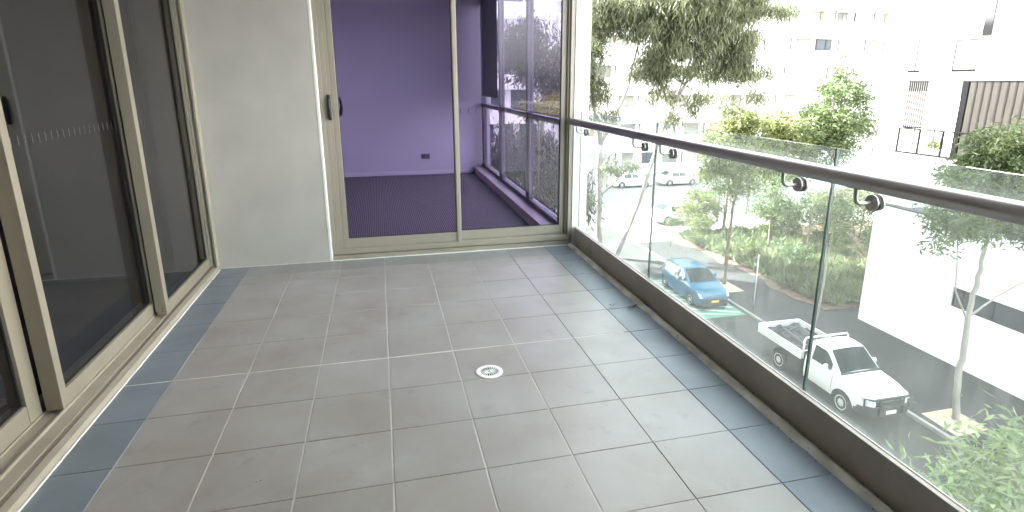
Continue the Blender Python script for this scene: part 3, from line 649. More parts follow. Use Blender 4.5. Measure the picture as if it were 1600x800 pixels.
def car(name, loc, label, cat, spec, group=None, mirror_detail=True):
    """local frame: nose at y=0, tail at +y; ground z=0"""
    root = empty(name, (0, 0, 0), label, cat, group)
    paint = spec['paint']; L = spec['L']; W2 = spec['W']/2; ar = spec['arches']; R = spec['R']
    hi = interp(spec['hi']); base = spec['base']
    def lo(y):
        z = base + max(0, .12-(y))*.5 + max(0, y-(L-.15))*.6
        for c, r in ar:
            if abs(y-c) < r: z = max(z, R + math.sqrt(r*r-(y-c)**2)*1.0 - .02)
        return z
    plan = interp(spec['plan'])
    def w(y, z):
        t = (z-base)/(spec['belt']-base)
        return W2*plan(y)*(1 - .05*max(0, .35-t)**2*8 - .045*max(0, t-.45)**1.5*2.2)
    ys = stations(spec['bodyL'], ar, spec.get('extra', ()))
    b = loft_body(hi, lo, w, ys); b.build('body', paint, root, auto=True)
    # dark underbody fills the arches
    MB().box(-W2*.82, W2*.82, .25, spec['bodyL']-.2, base-.03, spec['belt']-.28).build('underbody', T['trim'], root)
    # greenhouse
    gh = spec['gh']; ghi = interp(gh['hi'])
    def gw(y, z):
        t = (z-gh['z0'])/(gh['z1']-gh['z0']); return W2*gh['w0']*(plan(y))*(1-gh['tumble']*t)
    gys = sorted(set([round(v, 3) for v in np.linspace(gh['y0'], gh['y1'], 22)] + [p[0] for p in gh['hi']]))
    g = loft_body(ghi, lambda y: gh['z0'], gw, gys, n_side=6, rc=.06); g.build('cabin', paint, root, auto=True)
    # windscreen follows the sloping top
    def top_patch(y0, y1, fx, lift, name_, m_, nx=8, ny=7, zoff=None):
        p = MB(); vs = []
        for i in range(ny):
            y = y0+(y1-y0)*i/(ny-1)
            for k in range(nx+1):
                wt = gw(y, ghi(y)); x = (wt-.06)*fx*(-1+2*k/nx); vs.append((x, y-lift*.7, ghi(y)+.035*(1-(x/wt)**2)+lift))
        fs = [(i*(nx+1)+k, i*(nx+1)+k+1, (i+1)*(nx+1)+k+1, (i+1)*(nx+1)+k) for i in range(ny-1) for k in range(nx)]
        p.add(vs, fs); return p.build(name_, m_, root, smooth=True, flip=False)
    top_patch(gh['ws'][0], gh['ws'][1], .97, .012, 'windscreen', T['car_glass'])
    if 'rw' in gh: top_patch(gh['rw'][0], gh['rw'][1], .95, .012, 'rear_window', T['car_glass'])
    for sgn in (-1, 1):
        for y0, y1 in gh['side']:
            p = MB(); vs = []; ny = 8; nz = 4
            for i in range(ny+1):
                y = y0+(y1-y0)*i/ny; zt = max(gh['z0']+.06, min(ghi(y)-.075, gh['z1']-.09)); zb = gh['z0']+.045
                for k in range(nz+1):
                    z = zb+(zt-zb)*k/nz; vs.append((sgn*(gw(y, z)+.006), y, z))
            fs = [(i*(nz+1)+k, i*(nz+1)+k+1, (i+1)*(nz+1)+k+1, (i+1)*(nz+1)+k) for i in range(ny) for k in range(nz)]
            p.add(vs, fs).build('side_window', T['car_glass'], root, smooth=True, flip=False)
        # door seams, handle, mirror
        if mirror_detail:
            s = MB()
            for yy in spec['seams']:
                for a in range(6):
                    z0 = base+.12+a*(spec['belt']-base-.16)/6; z1 = z0+(spec['belt']-base-.16)/6
                    s.quad((sgn*(w(yy, z0)+.004), yy, z0), (sgn*(w(yy+.018, z0)+.004), yy+.018, z0), (sgn*(w(yy, z1)+.004), yy+.018, z1), (sgn*(w(yy, z1)+.004), yy, z1))
            s.build('door_seam', T['trim'], root, flip=False)
            for yy in spec['handles']:
                zz = spec['belt']-.12; MB().box(*sorted((sgn*(w(yy, zz)-.01), sgn*(w(yy, zz)+.03))), yy, yy+.16, zz, zz+.03).build('door_handle', spec.get('hmat', paint), root, bev=.008)
            my = gh['side'][0][0]+.12; mx = sgn*(gw(my, gh['z0']+.1)+.16)
            mm = MB(); mm.lathe((mx, my, gh['z0']+.14), 'y', [(.0, -.05), (.07, -.045), (.105, -.01), (.10, .03), (.0, .035)], 14)
            mm.tube([(mx-sgn*.16, my+.02, gh['z0']+.03), (mx, my, gh['z0']+.06)], .025, 6)
            mm.build('mirror', spec.get('mmat', paint), root, smooth=True)
    # wheels
    wx = W2-.11
    for c, r in ar:
        for sgn in (-1, 1):
            ty = MB().lathe((sgn*wx, c, R), 'x', [(R*.62, -.10), (R*.93, -.105), (R, -.07), (R, .07), (R*.93, .105), (R*.62, .10)], 26).build('wheel', T['tyre'], root, auto=True)
            rm = MB(); rm.lathe((sgn*(wx+.06), c, R), 'x', [(R*.66, sgn*.0), (R*.68, sgn*.046), (R*.62, sgn*.05), (R*.56, sgn*.03), (R*.48, sgn*.036), (R*.22, sgn*.045), (R*.17, sgn*.06), (.0, sgn*.062)], 22)
            rm.build('rim', T['rim'], ty, auto=True)
            hl = MB()
            for k in range(spec.get('spokes', 8)):
                a = 2*math.pi*k/spec.get('spokes', 8); hl.lathe((sgn*(wx+.092), c+math.cos(a)*R*.38, R+math.sin(a)*R*.38), 'x', [(.026, 0), (.026, sgn*.012)], 8)
            hl.build('rim_hole', T['trim'], ty)
    root.location = loc
    WORLD[root.name] = Vector((0, 0, 0))
    return root, w, gw

# white tray ute
ute, uw_, ug_ = car('tray_ute', (14.6, 12.36, G), 'white single-cab ute with open dropside tray parked at the kerb', 'ute', dict(
    paint=T['ute_white'], L=5.3, bodyL=2.72, W=1.82, base=.38, belt=1.12, arches=[(.95, .45), (4.0, .45)], R=.36,
    hi=[(0, .72), (.04, .92), (.12, 1.0), (.5, 1.08), (1.25, 1.16), (1.5, 1.17), (2.72, 1.17)], plan=[(0, .78), (.15, .9), (.4, .97), (.8, 1), (2.72, 1)], extra=(.01, .03, .06),
    gh=dict(z0=1.12, z1=1.75, y0=1.18, y1=2.70, w0=.95, tumble=.17, hi=[(1.18, 1.17), (1.25, 1.2), (1.85, 1.70), (1.95, 1.735), (2.3, 1.76), (2.6, 1.74), (2.66, 1.69), (2.70, 1.60)], ws=(1.24, 1.86), side=[(1.55, 2.45)]),
    seams=(1.42, 2.5), handles=(2.25,), spokes=8))
b = MB()
for sg in (-1, 1):
    pts = [(sg*.70, .14), (sg*.80, .5), (sg*.84, 1.12)]
    for (xa, ya), (xb2, yb2) in zip(pts[:-1], pts[1:]):
        for q in range(5):
            y0 = ya+(yb2-ya)*q/5; y1 = ya+(yb2-ya)*(q+1)/5; x0 = xa+(xb2-xa)*q/5; x1 = xa+(xb2-xa)*(q+1)/5
            f = lambda x, y: float(np.interp(y, [0, .04, .12, .5, 1.25], [.72, .92, 1.0, 1.08, 1.16]))+.035*(1-(x/.9)**2)+.004
            b.quad((x0, y0, f(x0, y0)), (x0+sg*.014, y0, f(x0+sg*.014, y0)), (x1+sg*.014, y1, f(x1+sg*.014, y1)), (x1, y1, f(x1, y1)))
b.build('bonnet_seam', T['trim'], ute, flip=False)
b = MB(); b.prism([(-.80, 1.17), (.80, 1.17), (.78, 1.25), (-.78, 1.25)], 'z', 1.175, 1.222); b.build('cowl', T['trim'], ute)
# fix: body arches beyond the cab are for wheels only
def part(mb, name, m, root, **k): return mb.build(name, m, root, **k)
ute.scale = (.95, .985, 1); ute.location = (14.55, 12.44, G)
p = MB()
p.box(-.92, .92, 2.82, 5.25, .98, 1.04); part(p, 'tray_floor', T['tarp'], ute)
for (nm, bx) in (('tray_side', (-.95, -.92, 2.85, 5.28)), ('tray_side', (.92, .95, 2.85, 5.28))):
    b = MB(); b.box(bx[0], bx[1], bx[2], bx[3], .93, 1.24); b.box(bx[0]-.008, bx[1]+.008, bx[2], bx[3], 1.24, 1.265); b.box(bx[0]-.006, bx[1]+.006, bx[2], bx[3], .95, .975)
    b.box(bx[0]-.01, bx[1]+.01, 4.03, 4.07, .93, 1.24)
    part(b, nm, T['ute_white'], ute, bev=.006)
b = MB(); b.box(-.919, .919, 5.25, 5.28, .93, 1.24); b.box(-.91, .91, 5.24, 5.29, 1.243, 1.268); part(b, 'tailgate', T['ute_white'], ute)
b = MB(); b.tube([(-.93, 2.80, 1.0), (-.93, 2.80, 1.68), (-.86, 2.80, 1.76), (.86, 2.80, 1.76), (.93, 2.80, 1.68), (.93, 2.80, 1.0)], .035, 8)
b.tube([(-.93, 2.80, 1.28), (.93, 2.80, 1.28)], .022, 6); part(b, 'headboard', T['ute_white'], ute, smooth=True)
b = MB()
for i in range(18):
    x = -.84+i*.094; b.tube([(x, 2.80, 1.29), (x+.08, 2.80, 1.74)], .009, 5)
part(b, 'headboard_mesh', T['trim'], ute)
b = MB(); b.box(-.42, -.32, 2.4, 5.2, .62, .78); b.box(.32, .42, 2.4, 5.2, .62, .78); b.box(-.5, .5, 3.9, 4.1, .30, .42); part(b, 'chassis', T['trim'], ute)
for s in (-1, 1):
    b = MB(); pts = [(4.0+.46*math.cos(a), .38+.46*math.sin(a)) for a in np.linspace(.15, math.pi-.15, 12)]; pts2 = [(4.0+.43*math.cos(a), .38+.43*math.sin(a)) for a in np.linspace(math.pi-.15, .15, 12)]
    b.prism(pts+pts2, 'x', s*.68-.14, s*.68+.2); part(b, 'mudguard', T['trim'], ute)
for s in (-1, 1):
    b = MB(); b.prism([(.10, .78), (.02, .80), (.03, .95), (.34, 1.00), (.30, .86)], 'x', s*.55, s*.84); part(b, 'headlight', T['lamp_glass'], ute, bev=.02)
b = MB(); b.box(-.52, .52, -.025, .06, .68, .93); part(b, 'grille', T['trim'], ute, bev=.02)
b = MB(); b.box(-.5, .5, -.035, -.02, .84, .87); b.box(-.5, .5, -.035, -.02, .76, .78); part(b, 'grille_bar', T['chrome'], ute)
b = MB(); b.prism([(-.86, .16), (-.72, -.06), (.72, -.06), (.86, .16), (.88, .5), (-.88, .5)], 'z', .36, .66); part(b, 'bumper', T['trim'], ute, bev=.03)
b = MB()
for z in (.72, .98): b.tube([(-.84, .12, z-.04), (-.7, -.10, z), (.7, -.10, z), (.84, .12, z-.04)], .03, 8)
for x in (-.45, .45): b.tube([(x, -.10, .45), (x, -.10, 1.0)], .028, 8)
for s in (-1, 1): b.tube([(s*.84, .12, .68), (s*.86, .12, .94)], .028, 8)
part(b, 'bull_bar', T['trim'], ute, smooth=True)
part(MB().box(-.19, .19, -.13, -.115, .47, .58), 'number_plate', T['plate_w'], ute)
b = MB(); b.tube([(-.35, 1.30, 1.26), (.05, 1.42, 1.36)], .01, 5); b.tube([(.1, 1.30, 1.26), (.5, 1.42, 1.36)], .01, 5); part(b, 'wiper', T['trim'], ute)
b = MB(); b.box(-.35, -.05, 1.9, 2.3, 1.04, 1.11)
# loads in the tray: crumpled cargo net and steel lengths
ld = empty('cargo', (14.55, 12.44, G), 'dark bundle and pale lengths of pipe lying in the ute tray', 'cargo')
WORLD[ld.name] = Vector((0, 0, 0)); ld.scale = (.95, .985, 1)
rs = np.random.default_rng(2)
b = MB(); nn = 14; vs = []
for i in range(nn+1):
    for k in range(nn+1):
        vs.append((-.85+1.7*k/nn, 2.95+2.2*i/nn, 1.06+.10*rs.random()+.08*math.sin(k*.9)*math.sin(i*.7)))
b.add(vs, [(i*(nn+1)+k, i*(nn+1)+k+1, (i+1)*(nn+1)+k+1, (i+1)*(nn+1)+k) for i in range(nn) for k in range(nn)]); b.build('net', T['tarp'], ld)
b = MB(); b.tube([(-.5, 3.1, 1.25), (-.15, 5.0, 1.22)], .035, 8); b.tube([(.2, 3.3, 1.24), (.5, 4.8, 1.26)], .03, 8); b.tube([(-.6, 4.3, 1.26), (.3, 4.6, 1.3)], .02, 6); b.build('pipe', T['roof_dark'], ld)

# blue hatchback
hb, hw_, _ = car('hatchback', (14.52, 21.95, G), 'small blue hatchback with yellow number plate parked in the green bay', 'car', dict(
    paint=T['car_blue'], L=3.95, bodyL=3.95, W=1.70, base=.2, belt=.95, arches=[(.78, .36), (3.3, .36)], R=.31,
    hi=[(0, .56), (.05, .66), (.16, .74), (.45, .86), (.95, .96), (1.3, 1.0), (3.75, 1.05), (3.9, .98), (3.95, .8)], plan=[(0, .72), (.12, .86), (.35, .95), (.8, 1), (3.4, 1), (3.8, .93), (3.95, .85)], extra=(.01, .03, .06, 3.92),
    gh=dict(z0=.96, z1=1.49, y0=.98, y1=3.86, w0=.955, tumble=.21, hi=[(.98, .98), (1.05, 1.01), (1.75, 1.42), (1.95, 1.475), (2.5, 1.5), (3.3, 1.46), (3.5, 1.42), (3.86, 1.05)], ws=(1.04, 1.78), rw=(3.5, 3.8), side=[(1.5, 2.18), (2.24, 2.95), (3.0, 3.4)]),
    seams=(1.35, 2.2, 3.0), handles=(2.0, 2.8), spokes=10))
for s in (-1, 1):
    b = MB(); b.prism([(.02, .60), (.10, .58), (.42, .72), (.40, .80), (.14, .73)], 'x', s*.50, s*.755); part(b, 'headlight', T['lamp_glass'], hb, bev=.015)
b = MB(); b.prism([(-.5, .30), (.5, .30), (.62, .42), (.35, .56), (-.35, .56), (-.62, .42)], 'y', -.02, .1); part(b, 'grille', T['trim'], hb, bev=.01)
part(MB().box(-.19, .19, -.04, -.022, .37, .475), 'number_plate', T['plate_y'], hb)
b = MB(); b.prism([(-.74, .08), (-.66, -.03), (.66, -.03), (.74, .08), (.76, .3), (-.76, .3)], 'z', .17, .295); part(b, 'lower_bumper', T['trim'], hb, bev=.02)
b = MB(); b.tube([(-.3, 1.10, 1.08), (.05, 1.22, 1.16)], .009, 5); b.tube([(.05, 1.10, 1.08), (.42, 1.22, 1.15)], .009, 5); part(b, 'wiper', T['trim'], hb)
for s in (-1, 1): part(MB().box(*sorted((s*.62, s*.76)), 3.84, 3.93, .78, .98), 'tail_light', T['red_lens'], hb, bev=.01)

# far parked cars
cspec = dict(paint=None, L=4.3, bodyL=4.3, W=1.75, base=.22, belt=.92, arches=[(.85, .36), (3.4, .36)], R=.31,
    hi=[(0, .55), (.06, .68), (.2, .76), (1.0, .92), (1.3, .96), (3.6, 1.0), (4.2, .95), (4.3, .7)], plan=[(0, .75), (.15, .88), (.5, .97), (3.7, 1), (4.3, .85)],
    gh=dict(z0=.93, z1=1.42, y0=1.05, y1=3.9, w0=.95, tumble=.2, hi=[(1.05, .95), (1.8, 1.36), (2.1, 1.42), (3.0, 1.42), (3.3, 1.36), (3.9, 1.0)], ws=(1.15, 1.8), rw=(3.3, 3.8), side=[(1.6, 2.3), (2.36, 3.1)]),
    seams=(1.4, 2.33), handles=(2.1,), spokes=5)
far = [(16.3, 44.6, 0, 'silver_paint', 'silver car nearest the forked gum trunk on the cross road'), (17.6, 52.5, 90, 'ute_white', 'white car beyond the forked gum, farthest of the parked row'),
       (23.6, 38.2, 90, 'silver_paint', 'silver car half hidden behind the young bushes past the bed'), (26.3, 53.0, 90, 'ute_white', 'white car parked below the far apartment parapets'), (31.5, 53.0, 90, 'silver_paint', 'silver car at the foot of the far apartment block')]
for x, y, rz, pm, lab in far:
    sp = dict(cspec); sp['paint'] = T[pm]
    c, _, _ = car('parked_car', (x, y, G), lab, 'car', sp, 'cars parked on the far cross road', mirror_detail=False); c.rotation_euler.z = R_(rz)

# street furniture: plain white sign pole
sp_ = empty('sign_pole', (16.2, 21.4, G+.12), 'thin pale metal pole on the footpath between hatchback and ute', 'pole')
MB().tube([(16.2, 21.4, G+.12), (16.17, 21.4, -5.92)], .03, 8).build('pole', T['silver_paint'], sp_, smooth=True)
MB().lathe((16.17, 21.4, -5.92), 'z', [(.036, 0), (.036, .03), (0, .045)], 10).build('cap', T['silver_paint'], sp_)

# ------------------------------------------------------------------ our own building round the balcony
ob = empty('apartment_building', (0, 20, G), 'beige apartment building around the balcony, ending in the white blade past the end door', 'building')
b = MB()
b.box(-9, 1.93, 10.75, 36.8, G, 22)                      # mass past the end room, length and height set for its street shadow
b.box(-9, 2.05, -6, 10.74, 3.31, 22)                    # storeys above, raised to keep the terrace opposite in shade
b.box(-9, 2.05, -6, 10.74, G, -.32)                    # storeys below
b.box(-9, 2.05, -9, -3.2, -.32, 3.30)                   # behind the camera
b.build('wall', T['facade'], ob)
b = MB(); b.box(1.8625, 2.05, -1.2, .85, -.3, 3.049); b.build('blade_wall', T['rear'], ob)  # added out of view to block side light from the door stiles
bl = MB(); bl.box(1.835, 1.985, 5.39, 5.62, -.32, 2.795); bl.build('blade_wall', T['render_edge'], ob)
struct('balcony_ceiling', MB().box(-9, 2.05, -3.19, 10.74, 3.05, 3.30), T['render_edge'])
struct('floor_slab', MB().box(-9, 1.99, -3.19, 10.74, -.315, -.012), T['kerb'])

# tiles
fl = MB(); fl.quad((-1.475, -3.1, -.0035), (1.80, -3.1, -.0035), (1.80, 5.39, -.0035), (-1.475, 5.39, -.0035))
flo = struct('balcony_floor', fl, T['grout'], flip=False); WORLD[flo.name] = Vector((0, 0, 0))
XJ = [-1.455, -1.212, -.818, -.426, -.034, .358, .750, 1.143, 1.540, 1.795]
YJ = [3.275]
while YJ[-1] < 5.0: YJ.append(YJ[-1]+.4)
YJ[-1] = 5.075 if YJ[-1] > 4.9 else YJ[-1]
YJ = [3.275, 3.675, 4.085, 4.485, 4.88, 5.10, 5.382]
ny = [3.275]
while ny[-1] > -2.9: ny.append(ny[-1]-.386)
YJ = sorted(set(ny[1:]) | set(YJ))
cache = {}
rt = random.Random(11)
DX, DY = .526, 2.955
for j in range(len(YJ)-1):
    for i in range(len(XJ)-1):
        x0, x1, y0, y1 = XJ[i], XJ[i+1], YJ[j], YJ[j+1]
        g = .0016
        wd = .0045 if abs(y0-3.275) < .01 else g; wu = .0045 if abs(y1-3.275) < .01 else g
        gx0 = .0028 if 1 <= i <= 6 else g; gx1 = .0028 if 1 <= i+1 <= 6 else g; sx, sy = x1-x0-gx0-gx1, y1-y0-wd-wu
        mt = T['btile'] if i in (0, 8) else (T['ctile'] if YJ[j] >= 5.09 else T['tile'])
        hole = x0 < DX < x1 and y0 < DY < y1
        key = (round(sx, 3), round(sy, 3), mt.name)
        if hole or key not in cache:
            b = MB(); bv = .0022; t = .0
            vs = [(-sx/2, -sy/2, -.009), (sx/2, -sy/2, -.009), (sx/2, sy/2, -.009), (-sx/2, sy/2, -.009), (-sx/2, -sy/2, -bv*.6), (sx/2, -sy/2, -bv*.6), (sx/2, sy/2, -bv*.6), (-sx/2, sy/2, -bv*.6),
                  (-sx/2+bv, -sy/2+bv, 0), (sx/2-bv, -sy/2+bv, 0), (sx/2-bv, sy/2-bv, 0), (-sx/2+bv, sy/2-bv, 0)]
            b.add(vs, [(0, 1, 5, 4), (1, 2, 6, 5), (2, 3, 7, 6), (3, 0, 4, 7), (4, 5, 9, 8), (5, 6, 10, 9), (6, 7, 11, 10), (7, 4, 8, 11), (8, 9, 10, 11)])
            me = b.mesh('floor_tile', flip=False); me.materials.append(mt); cache[key] = me
        o = bpy.data.objects.new('floor_tile', cache[key]); COL.objects.link(o); o.parent = flo
        o.location = ((x0+x1)/2+(gx0-gx1)/2, (y0+y1)/2+(wd-wu)/2, rt.uniform(-.0004, .0004))
GL = mat('pale_grout', (.50, .48, .44, 1), .9, col2=(.30, .28, .26, 1), scale=2.2, world=True)
for xj in XJ[1:7]:
    MB().box(xj-.0034, xj+.0034, -3.08, 3.2695, -.0034, -.0012).build('grout_line', GL, flo); MB().box(xj-.0034, xj+.0034, 3.2805, 5.375, -.0034, -.0012).build('grout_line', GL, flo)
# sealed joint across the floor and perimeter beads
b = MB(); b.box(-1.452, 1.50, 3.2712, 3.2788, -.0034, -.0006); o = b.build('sealant_joint', T['sealant'], flo)
def bead(name, pts, r, m, parent, jit=0.0, seed=1, n=7):
    rs = random.Random(seed); fine = []; rad = []
    for i in range(len(pts)-1):
        a, c = Vector(pts[i]), Vector(pts[i+1]); k = max(2, int((c-a).length/.035))
        for q in range(k): fine.append(a.lerp(c, q/k)+Vector((rs.uniform(-jit, jit), rs.uniform(-jit, jit), rs.uniform(-jit, jit)*.4))); rad.append(r*rs.uniform(1-jit*60, 1+jit*60) if jit else r)
    fine.append(Vector(pts[-1])); rad.append(r)
    return MB().tube(fine, rad, n).build(name, m, parent, smooth=True)
bead('sealant_bead', [(-1.457, -3.1, .001), (-1.457, 5.03, .001)], .0042, T['render_edge'], flo, .0008, 4)
bead('sealant_bead', [(-1.457, 5.06, .001), (-1.457, 5.35, .001)], .0045, T['render_edge'], flo, .0008, 5)
bead('sealant_bead', [(-.52, 5.383, .002), (1.82, 5.383, .002)], .006, T['render_edge'], flo, .0006, 6)
# weathered strip between border tiles and the channel
gut = mat('weathered_mortar', (.80, .77, .70, 1), .95, col2=(.42, .38, .32, 1), scale=14, bump=.9, bscale=60, stretch=(1, .35, 1)); 
b = MB(); nseg = 170; vs = []; rs2 = random.Random(8)
prof = [(1.786, -.006), (1.792, .004), (1.808, .016), (1.822, .022), (1.836, .016), (1.848, .0), (1.862, -.004)]
for i in range(nseg+1):
    y = -3.1+i*(8.48/nseg)
    k1 = .5+.5*math.sin(y*3.1+math.sin(y*7)); 
    for q, (x, z) in enumerate(prof):
        vs.append((x+rs2.uniform(-.003, .003)+(-.006*k1 if q < 2 else 0), y, z+rs2.uniform(-.0035, .0035)))
m7 = len(prof)
b.add(vs, [(i*m7+k, i*m7+k+1, (i+1)*m7+k+1, (i+1)*m7+k) for i in range(nseg) for k in range(m7-1)])
b.build('mortar_strip', gut, flo, smooth=True, flip=True)
# grit along the strip
def grit():
    rs = np.random.default_rng(12); b = MB()
    for i in range(420):
        y = rs.uniform(.8, 5.35); x = 1.79+rs.normal()*.012 if rs.random() < .5 else 1.852+rs.normal()*.006; s = rs.uniform(.0012, .0045)
        z = .008 if x > 1.8 else .001
        x = min(x, 1.858)
        b.add([(x-s, y-s, z), (x+s, y-s*.6, z), (x+s*.3, y+s, z), (x, y, z+s*1.2)], [(0, 1, 3), (1, 2, 3), (2, 0, 3), (0, 2, 1)])
    tag(b.build('grit', T['dead_leaf']), 'brown grit lying along the mortar strip at the foot of the channel', 'debris', kind='stuff')
grit()

# drain
dr = empty('floor_drain', (DX, DY, 0), 'round white slotted floor drain set in the grey tiles', 'drain')
b = MB(); n = 48
def ring(r, z): return [(DX+r*math.cos(2*math.pi*k/n), DY+r*math.sin(2*math.pi*k/n), z) for k in range(n)]
vs = ring(.078, .0002)+ring(.077, .0035)+ring(.072, .005)+ring(.052, .0045)+ring(.050, .0035)
b.add(vs, [(i*n+k, i*n+(k+1) % n, (i+1)*n+(k+1) % n, (i+1)*n+k) for i in range(4) for k in range(n)]); b.build('flange', T['white'], dr, auto=True)
b = MB().lathe((DX, DY, .0008), 'z', [(.0505, 0), (.0505, .0004)], 32); b.build('sump_shade', T['sump_shade'], dr)  # flat black disc standing in for the unlit depth under the grate
b = MB(); ns = 20
for k in range(ns):
    a = 2*math.pi*(k+.5)/ns; ca, sa = math.cos(a), math.sin(a)
    w0, w1 = .0010, .0024
    pts = [(.012, -w0*1.2), (.051, -w1), (.051, w1), (.012, w0*1.2)]
    P = [(DX+r*ca-t*sa, DY+r*sa+t*ca) for r, t in pts]
    b.add([(x, y, .0015) for x, y in P]+[(x, y, .0042) for x, y in P], [(0, 1, 5, 4), (1, 2, 6, 5), (2, 3, 7, 6), (3, 0, 4, 7), (4, 5, 6, 7)])
b.lathe((DX, DY, 0), 'z', [(.013, .0015), (.013, .0042), (.006, .0044), (.0055, .002)], 20)
b.build('grate', T['white'], dr)
MB().lathe((DX, DY, .0032), 'z', [(.0058, 0), (.0058, .0016), (0, .002)], 12).build('screw', T['dark_metal'], dr)
# dead leaves
def dleaf(x, y, a, L, lab):
    b = MB(); vs = []; 
    for i in range(6):
        t = i/5; wv = .28*L*math.sin(math.pi*min(1, t*.95+.03))*.5; cx = (t-.5)*L; z = .004+.012*math.sin(t*4+1)**2
        vs += [(x+cx*math.cos(a)-wv*math.sin(a), y+cx*math.sin(a)+wv*math.cos(a), z), (x+cx*math.cos(a)+wv*math.sin(a), y+cx*math.sin(a)-wv*math.cos(a), z+.004)]
    b.add(vs, [(2*i, 2*i+1, 2*i+3, 2*i+2) for i in range(5)])
    tag(b.build('dead_leaf', T['dead_leaf'], flip=False), lab, 'leaf', 'dead leaves on the floor')
dleaf(1.735, 3.66, .35, .10, 'curled dead leaf on the blue-grey border tile beside the mortar strip')
dleaf(1.60, 3.72, .1, .05, 'tiny dead leaf at the dark joint between grey and blue tiles')
dleaf(1.80, 3.10, 1.2, .045, 'brown leaf scrap lodged in the mortar strip at the foot of the channel')
dleaf(-.58, 2.24, .2, .02, 'dark speck of leaf on the joint left of the drain')

# white rendered wall
wl = empty('rendered_wall', (-1, 5.38, 0), 'off-white rendered wall between the left sliding doors and the end door', 'wall')
MB().box(-1.70, -.5315, 5.38, 5.60, -.3, 3.047).build('wall', T['render'], wl)
MB().prism([(-.531, 5.3785), (-.5315, 5.60), (-.502, 5.60), (-.502, 5.392), (-.508, 5.3785)], 'z', -.005, 3.047).build('corner_bead', T['render_edge'], wl, bev=.004)
bead('plaster_crack', [(-1.46, 5.378, .004), (-1.2, 5.378, .003), (-.53, 5.377, .002)], .004, T['sealant'], wl, .0012, 9)
bk = empty('rear_shade_wall', (0, -3.15, 0), 'unseen wall behind the camera, placed and darkened to dim the balcony light', 'wall')
MB().box(-1.6, 1.855, -1.2, -1.0, -.01, 3.047).build('wall', T['rear'], bk)  # unseen; set close and dark to shade the stile sides

# ---- left sliding door
ld_ = empty('sliding_door', (-1.6, 2, 0), 'three-panel beige framed sliding door along the left side', 'door')
s = MB()
s.prism([(-1.462, -.01), (-1.462, .012), (-1.468, .034), (-1.503, .040), (-1.503, -.01)], 'y', -3.09, 5.379)
s.build('sill', T['alu_dirty'], ld_, bev=.0015)
s = MB(); s.box(-1.535, -1.5035, -3.09, 5.379, -.01, .030); s.box(-1.60, -1.5355, -3.09, 5.379, -.01, .036); s.box(-1.612, -1.6005, -3.09, 5.379, -.01, .05)
s.box(-1.69, -1.6125, -3.09, 5.379, -.01, .036); s.box(-1.80, -1.6905, -3.09, 5.379, -.01, .045); s.build('track', T['alu_dirty'], ld_, bev=.0015)
s = MB()
s.box(-1.478, -1.462, 5.30, 5.379, .041, 2.5); s.box(-1.50, -1.4785, 5.325, 5.379, .041, 2.5); s.box(-1.52, -1.5005, 5.31, 5.379, .041, 2.5); s.box(-1.60, -1.5205, 5.335, 5.379, .041, 2.5); s.box(-1.80, -1.6005, 5.32, 5.379, .046, 2.5)
s.build('jamb', T['alu'], ld_, bev=.002)
s = MB(); s.box(-1.80, -1.462, -3.09, 5.379, 2.50, 3.047); s.build('head', T['alu'], ld_)
def panel(parent, xf, y0, y1, z0, z1, dpt, st0, st1, br, gm, name='door_panel'):
    """sliding leaf in a plane x=const, face towards +X at xf"""
    b = MB(); xb = xf-dpt
    b.box(xb, xf, y0, y0+st0, z0, z1); b.box(xb, xf, y1-st1, y1, z0, z1)
    b.box(xb+.002, xf-.002, y0+st0, y1-st1, z0, z0+br); b.box(xb+.002, xf-.002, y0+st0, y1-st1, z1-.07, z1)
    o = b.build(name, T['alu_left'], parent, bev=.003)
    gs = MB(); xm = xf-dpt*.35
    a0, a1, c0, c1 = y0+st0, y1-st1, z0+br, z1-.07
    for q in ((a0, a0+.007, c0, c1), (a1-.007, a1, c0, c1), (a0+.007, a1-.007, c0, c0+.007), (a0+.007, a1-.007, c1-.007, c1)): gs.box(xm-.004, xm+.009, *q)
    gs.build('gasket', T['rubber'], o)
    MB().box(xm-.003, xm+.003, a0+.0035, a1-.0035, c0+.0035, c1-.0035).build('glass', gm, o)
    return o, xm
pa, xa = panel(ld_, -1.522, 4.205, 5.335, .042, 2.495, .068, .062, .045, .085, T['glass_door'])
pb, xb_ = panel(ld_, -1.602, 2.985, 4.27, .052, 2.495, .075, .055, .05, .085, T['glass_door'])
pc, xc = panel(ld_, -1.6925, 1.65, 2.985, .048, 2.495, .07, .06, .10, .095, T['glass_door'])
pd, xd = panel(ld_, -1.6925, -.2, 1.645, .048, 2.495, .07, .06, .06, .095, T['glass_door'])
pe, xe = panel(ld_, -1.6925, -3.05, -.205, .048, 2.495, .07, .06, .06, .095, T['glass_door'])
s = MB()
for (y, z) in ((4.2035, .075), (4.2035, .095)): s.box(-1.548, -1.542, y-.001, y+.0005, z-.004, z+.004)
s.box(-1.592, -1.578, 4.2025, 4.2045, .052, .072); s.build('screw', T['rubber'], pa)
s = MB(); s.tube([(-1.69, 3.045-.02, 1.30), (-1.655, 3.045-.025, 1.32), (-1.645, 3.045-.025, 1.38), (-1.655, 3.045-.025, 1.43), (-1.69, 3.045-.02, 1.45)], .011, 8)
hmb = MB(); hmb.tube([(-1.6915, 2.93, 1.27), (-1.668, 2.93, 1.29), (-1.652, 2.93, 1.345), (-1.652, 2.93, 1.40), (-1.668, 2.93, 1.455), (-1.6915, 2.93, 1.475)], .011, 8); hmb.box(-1.6925, -1.686, 2.905, 2.955, 1.25, 1.49)
hmb.build('handle', T['black'], pc, bev=.002)
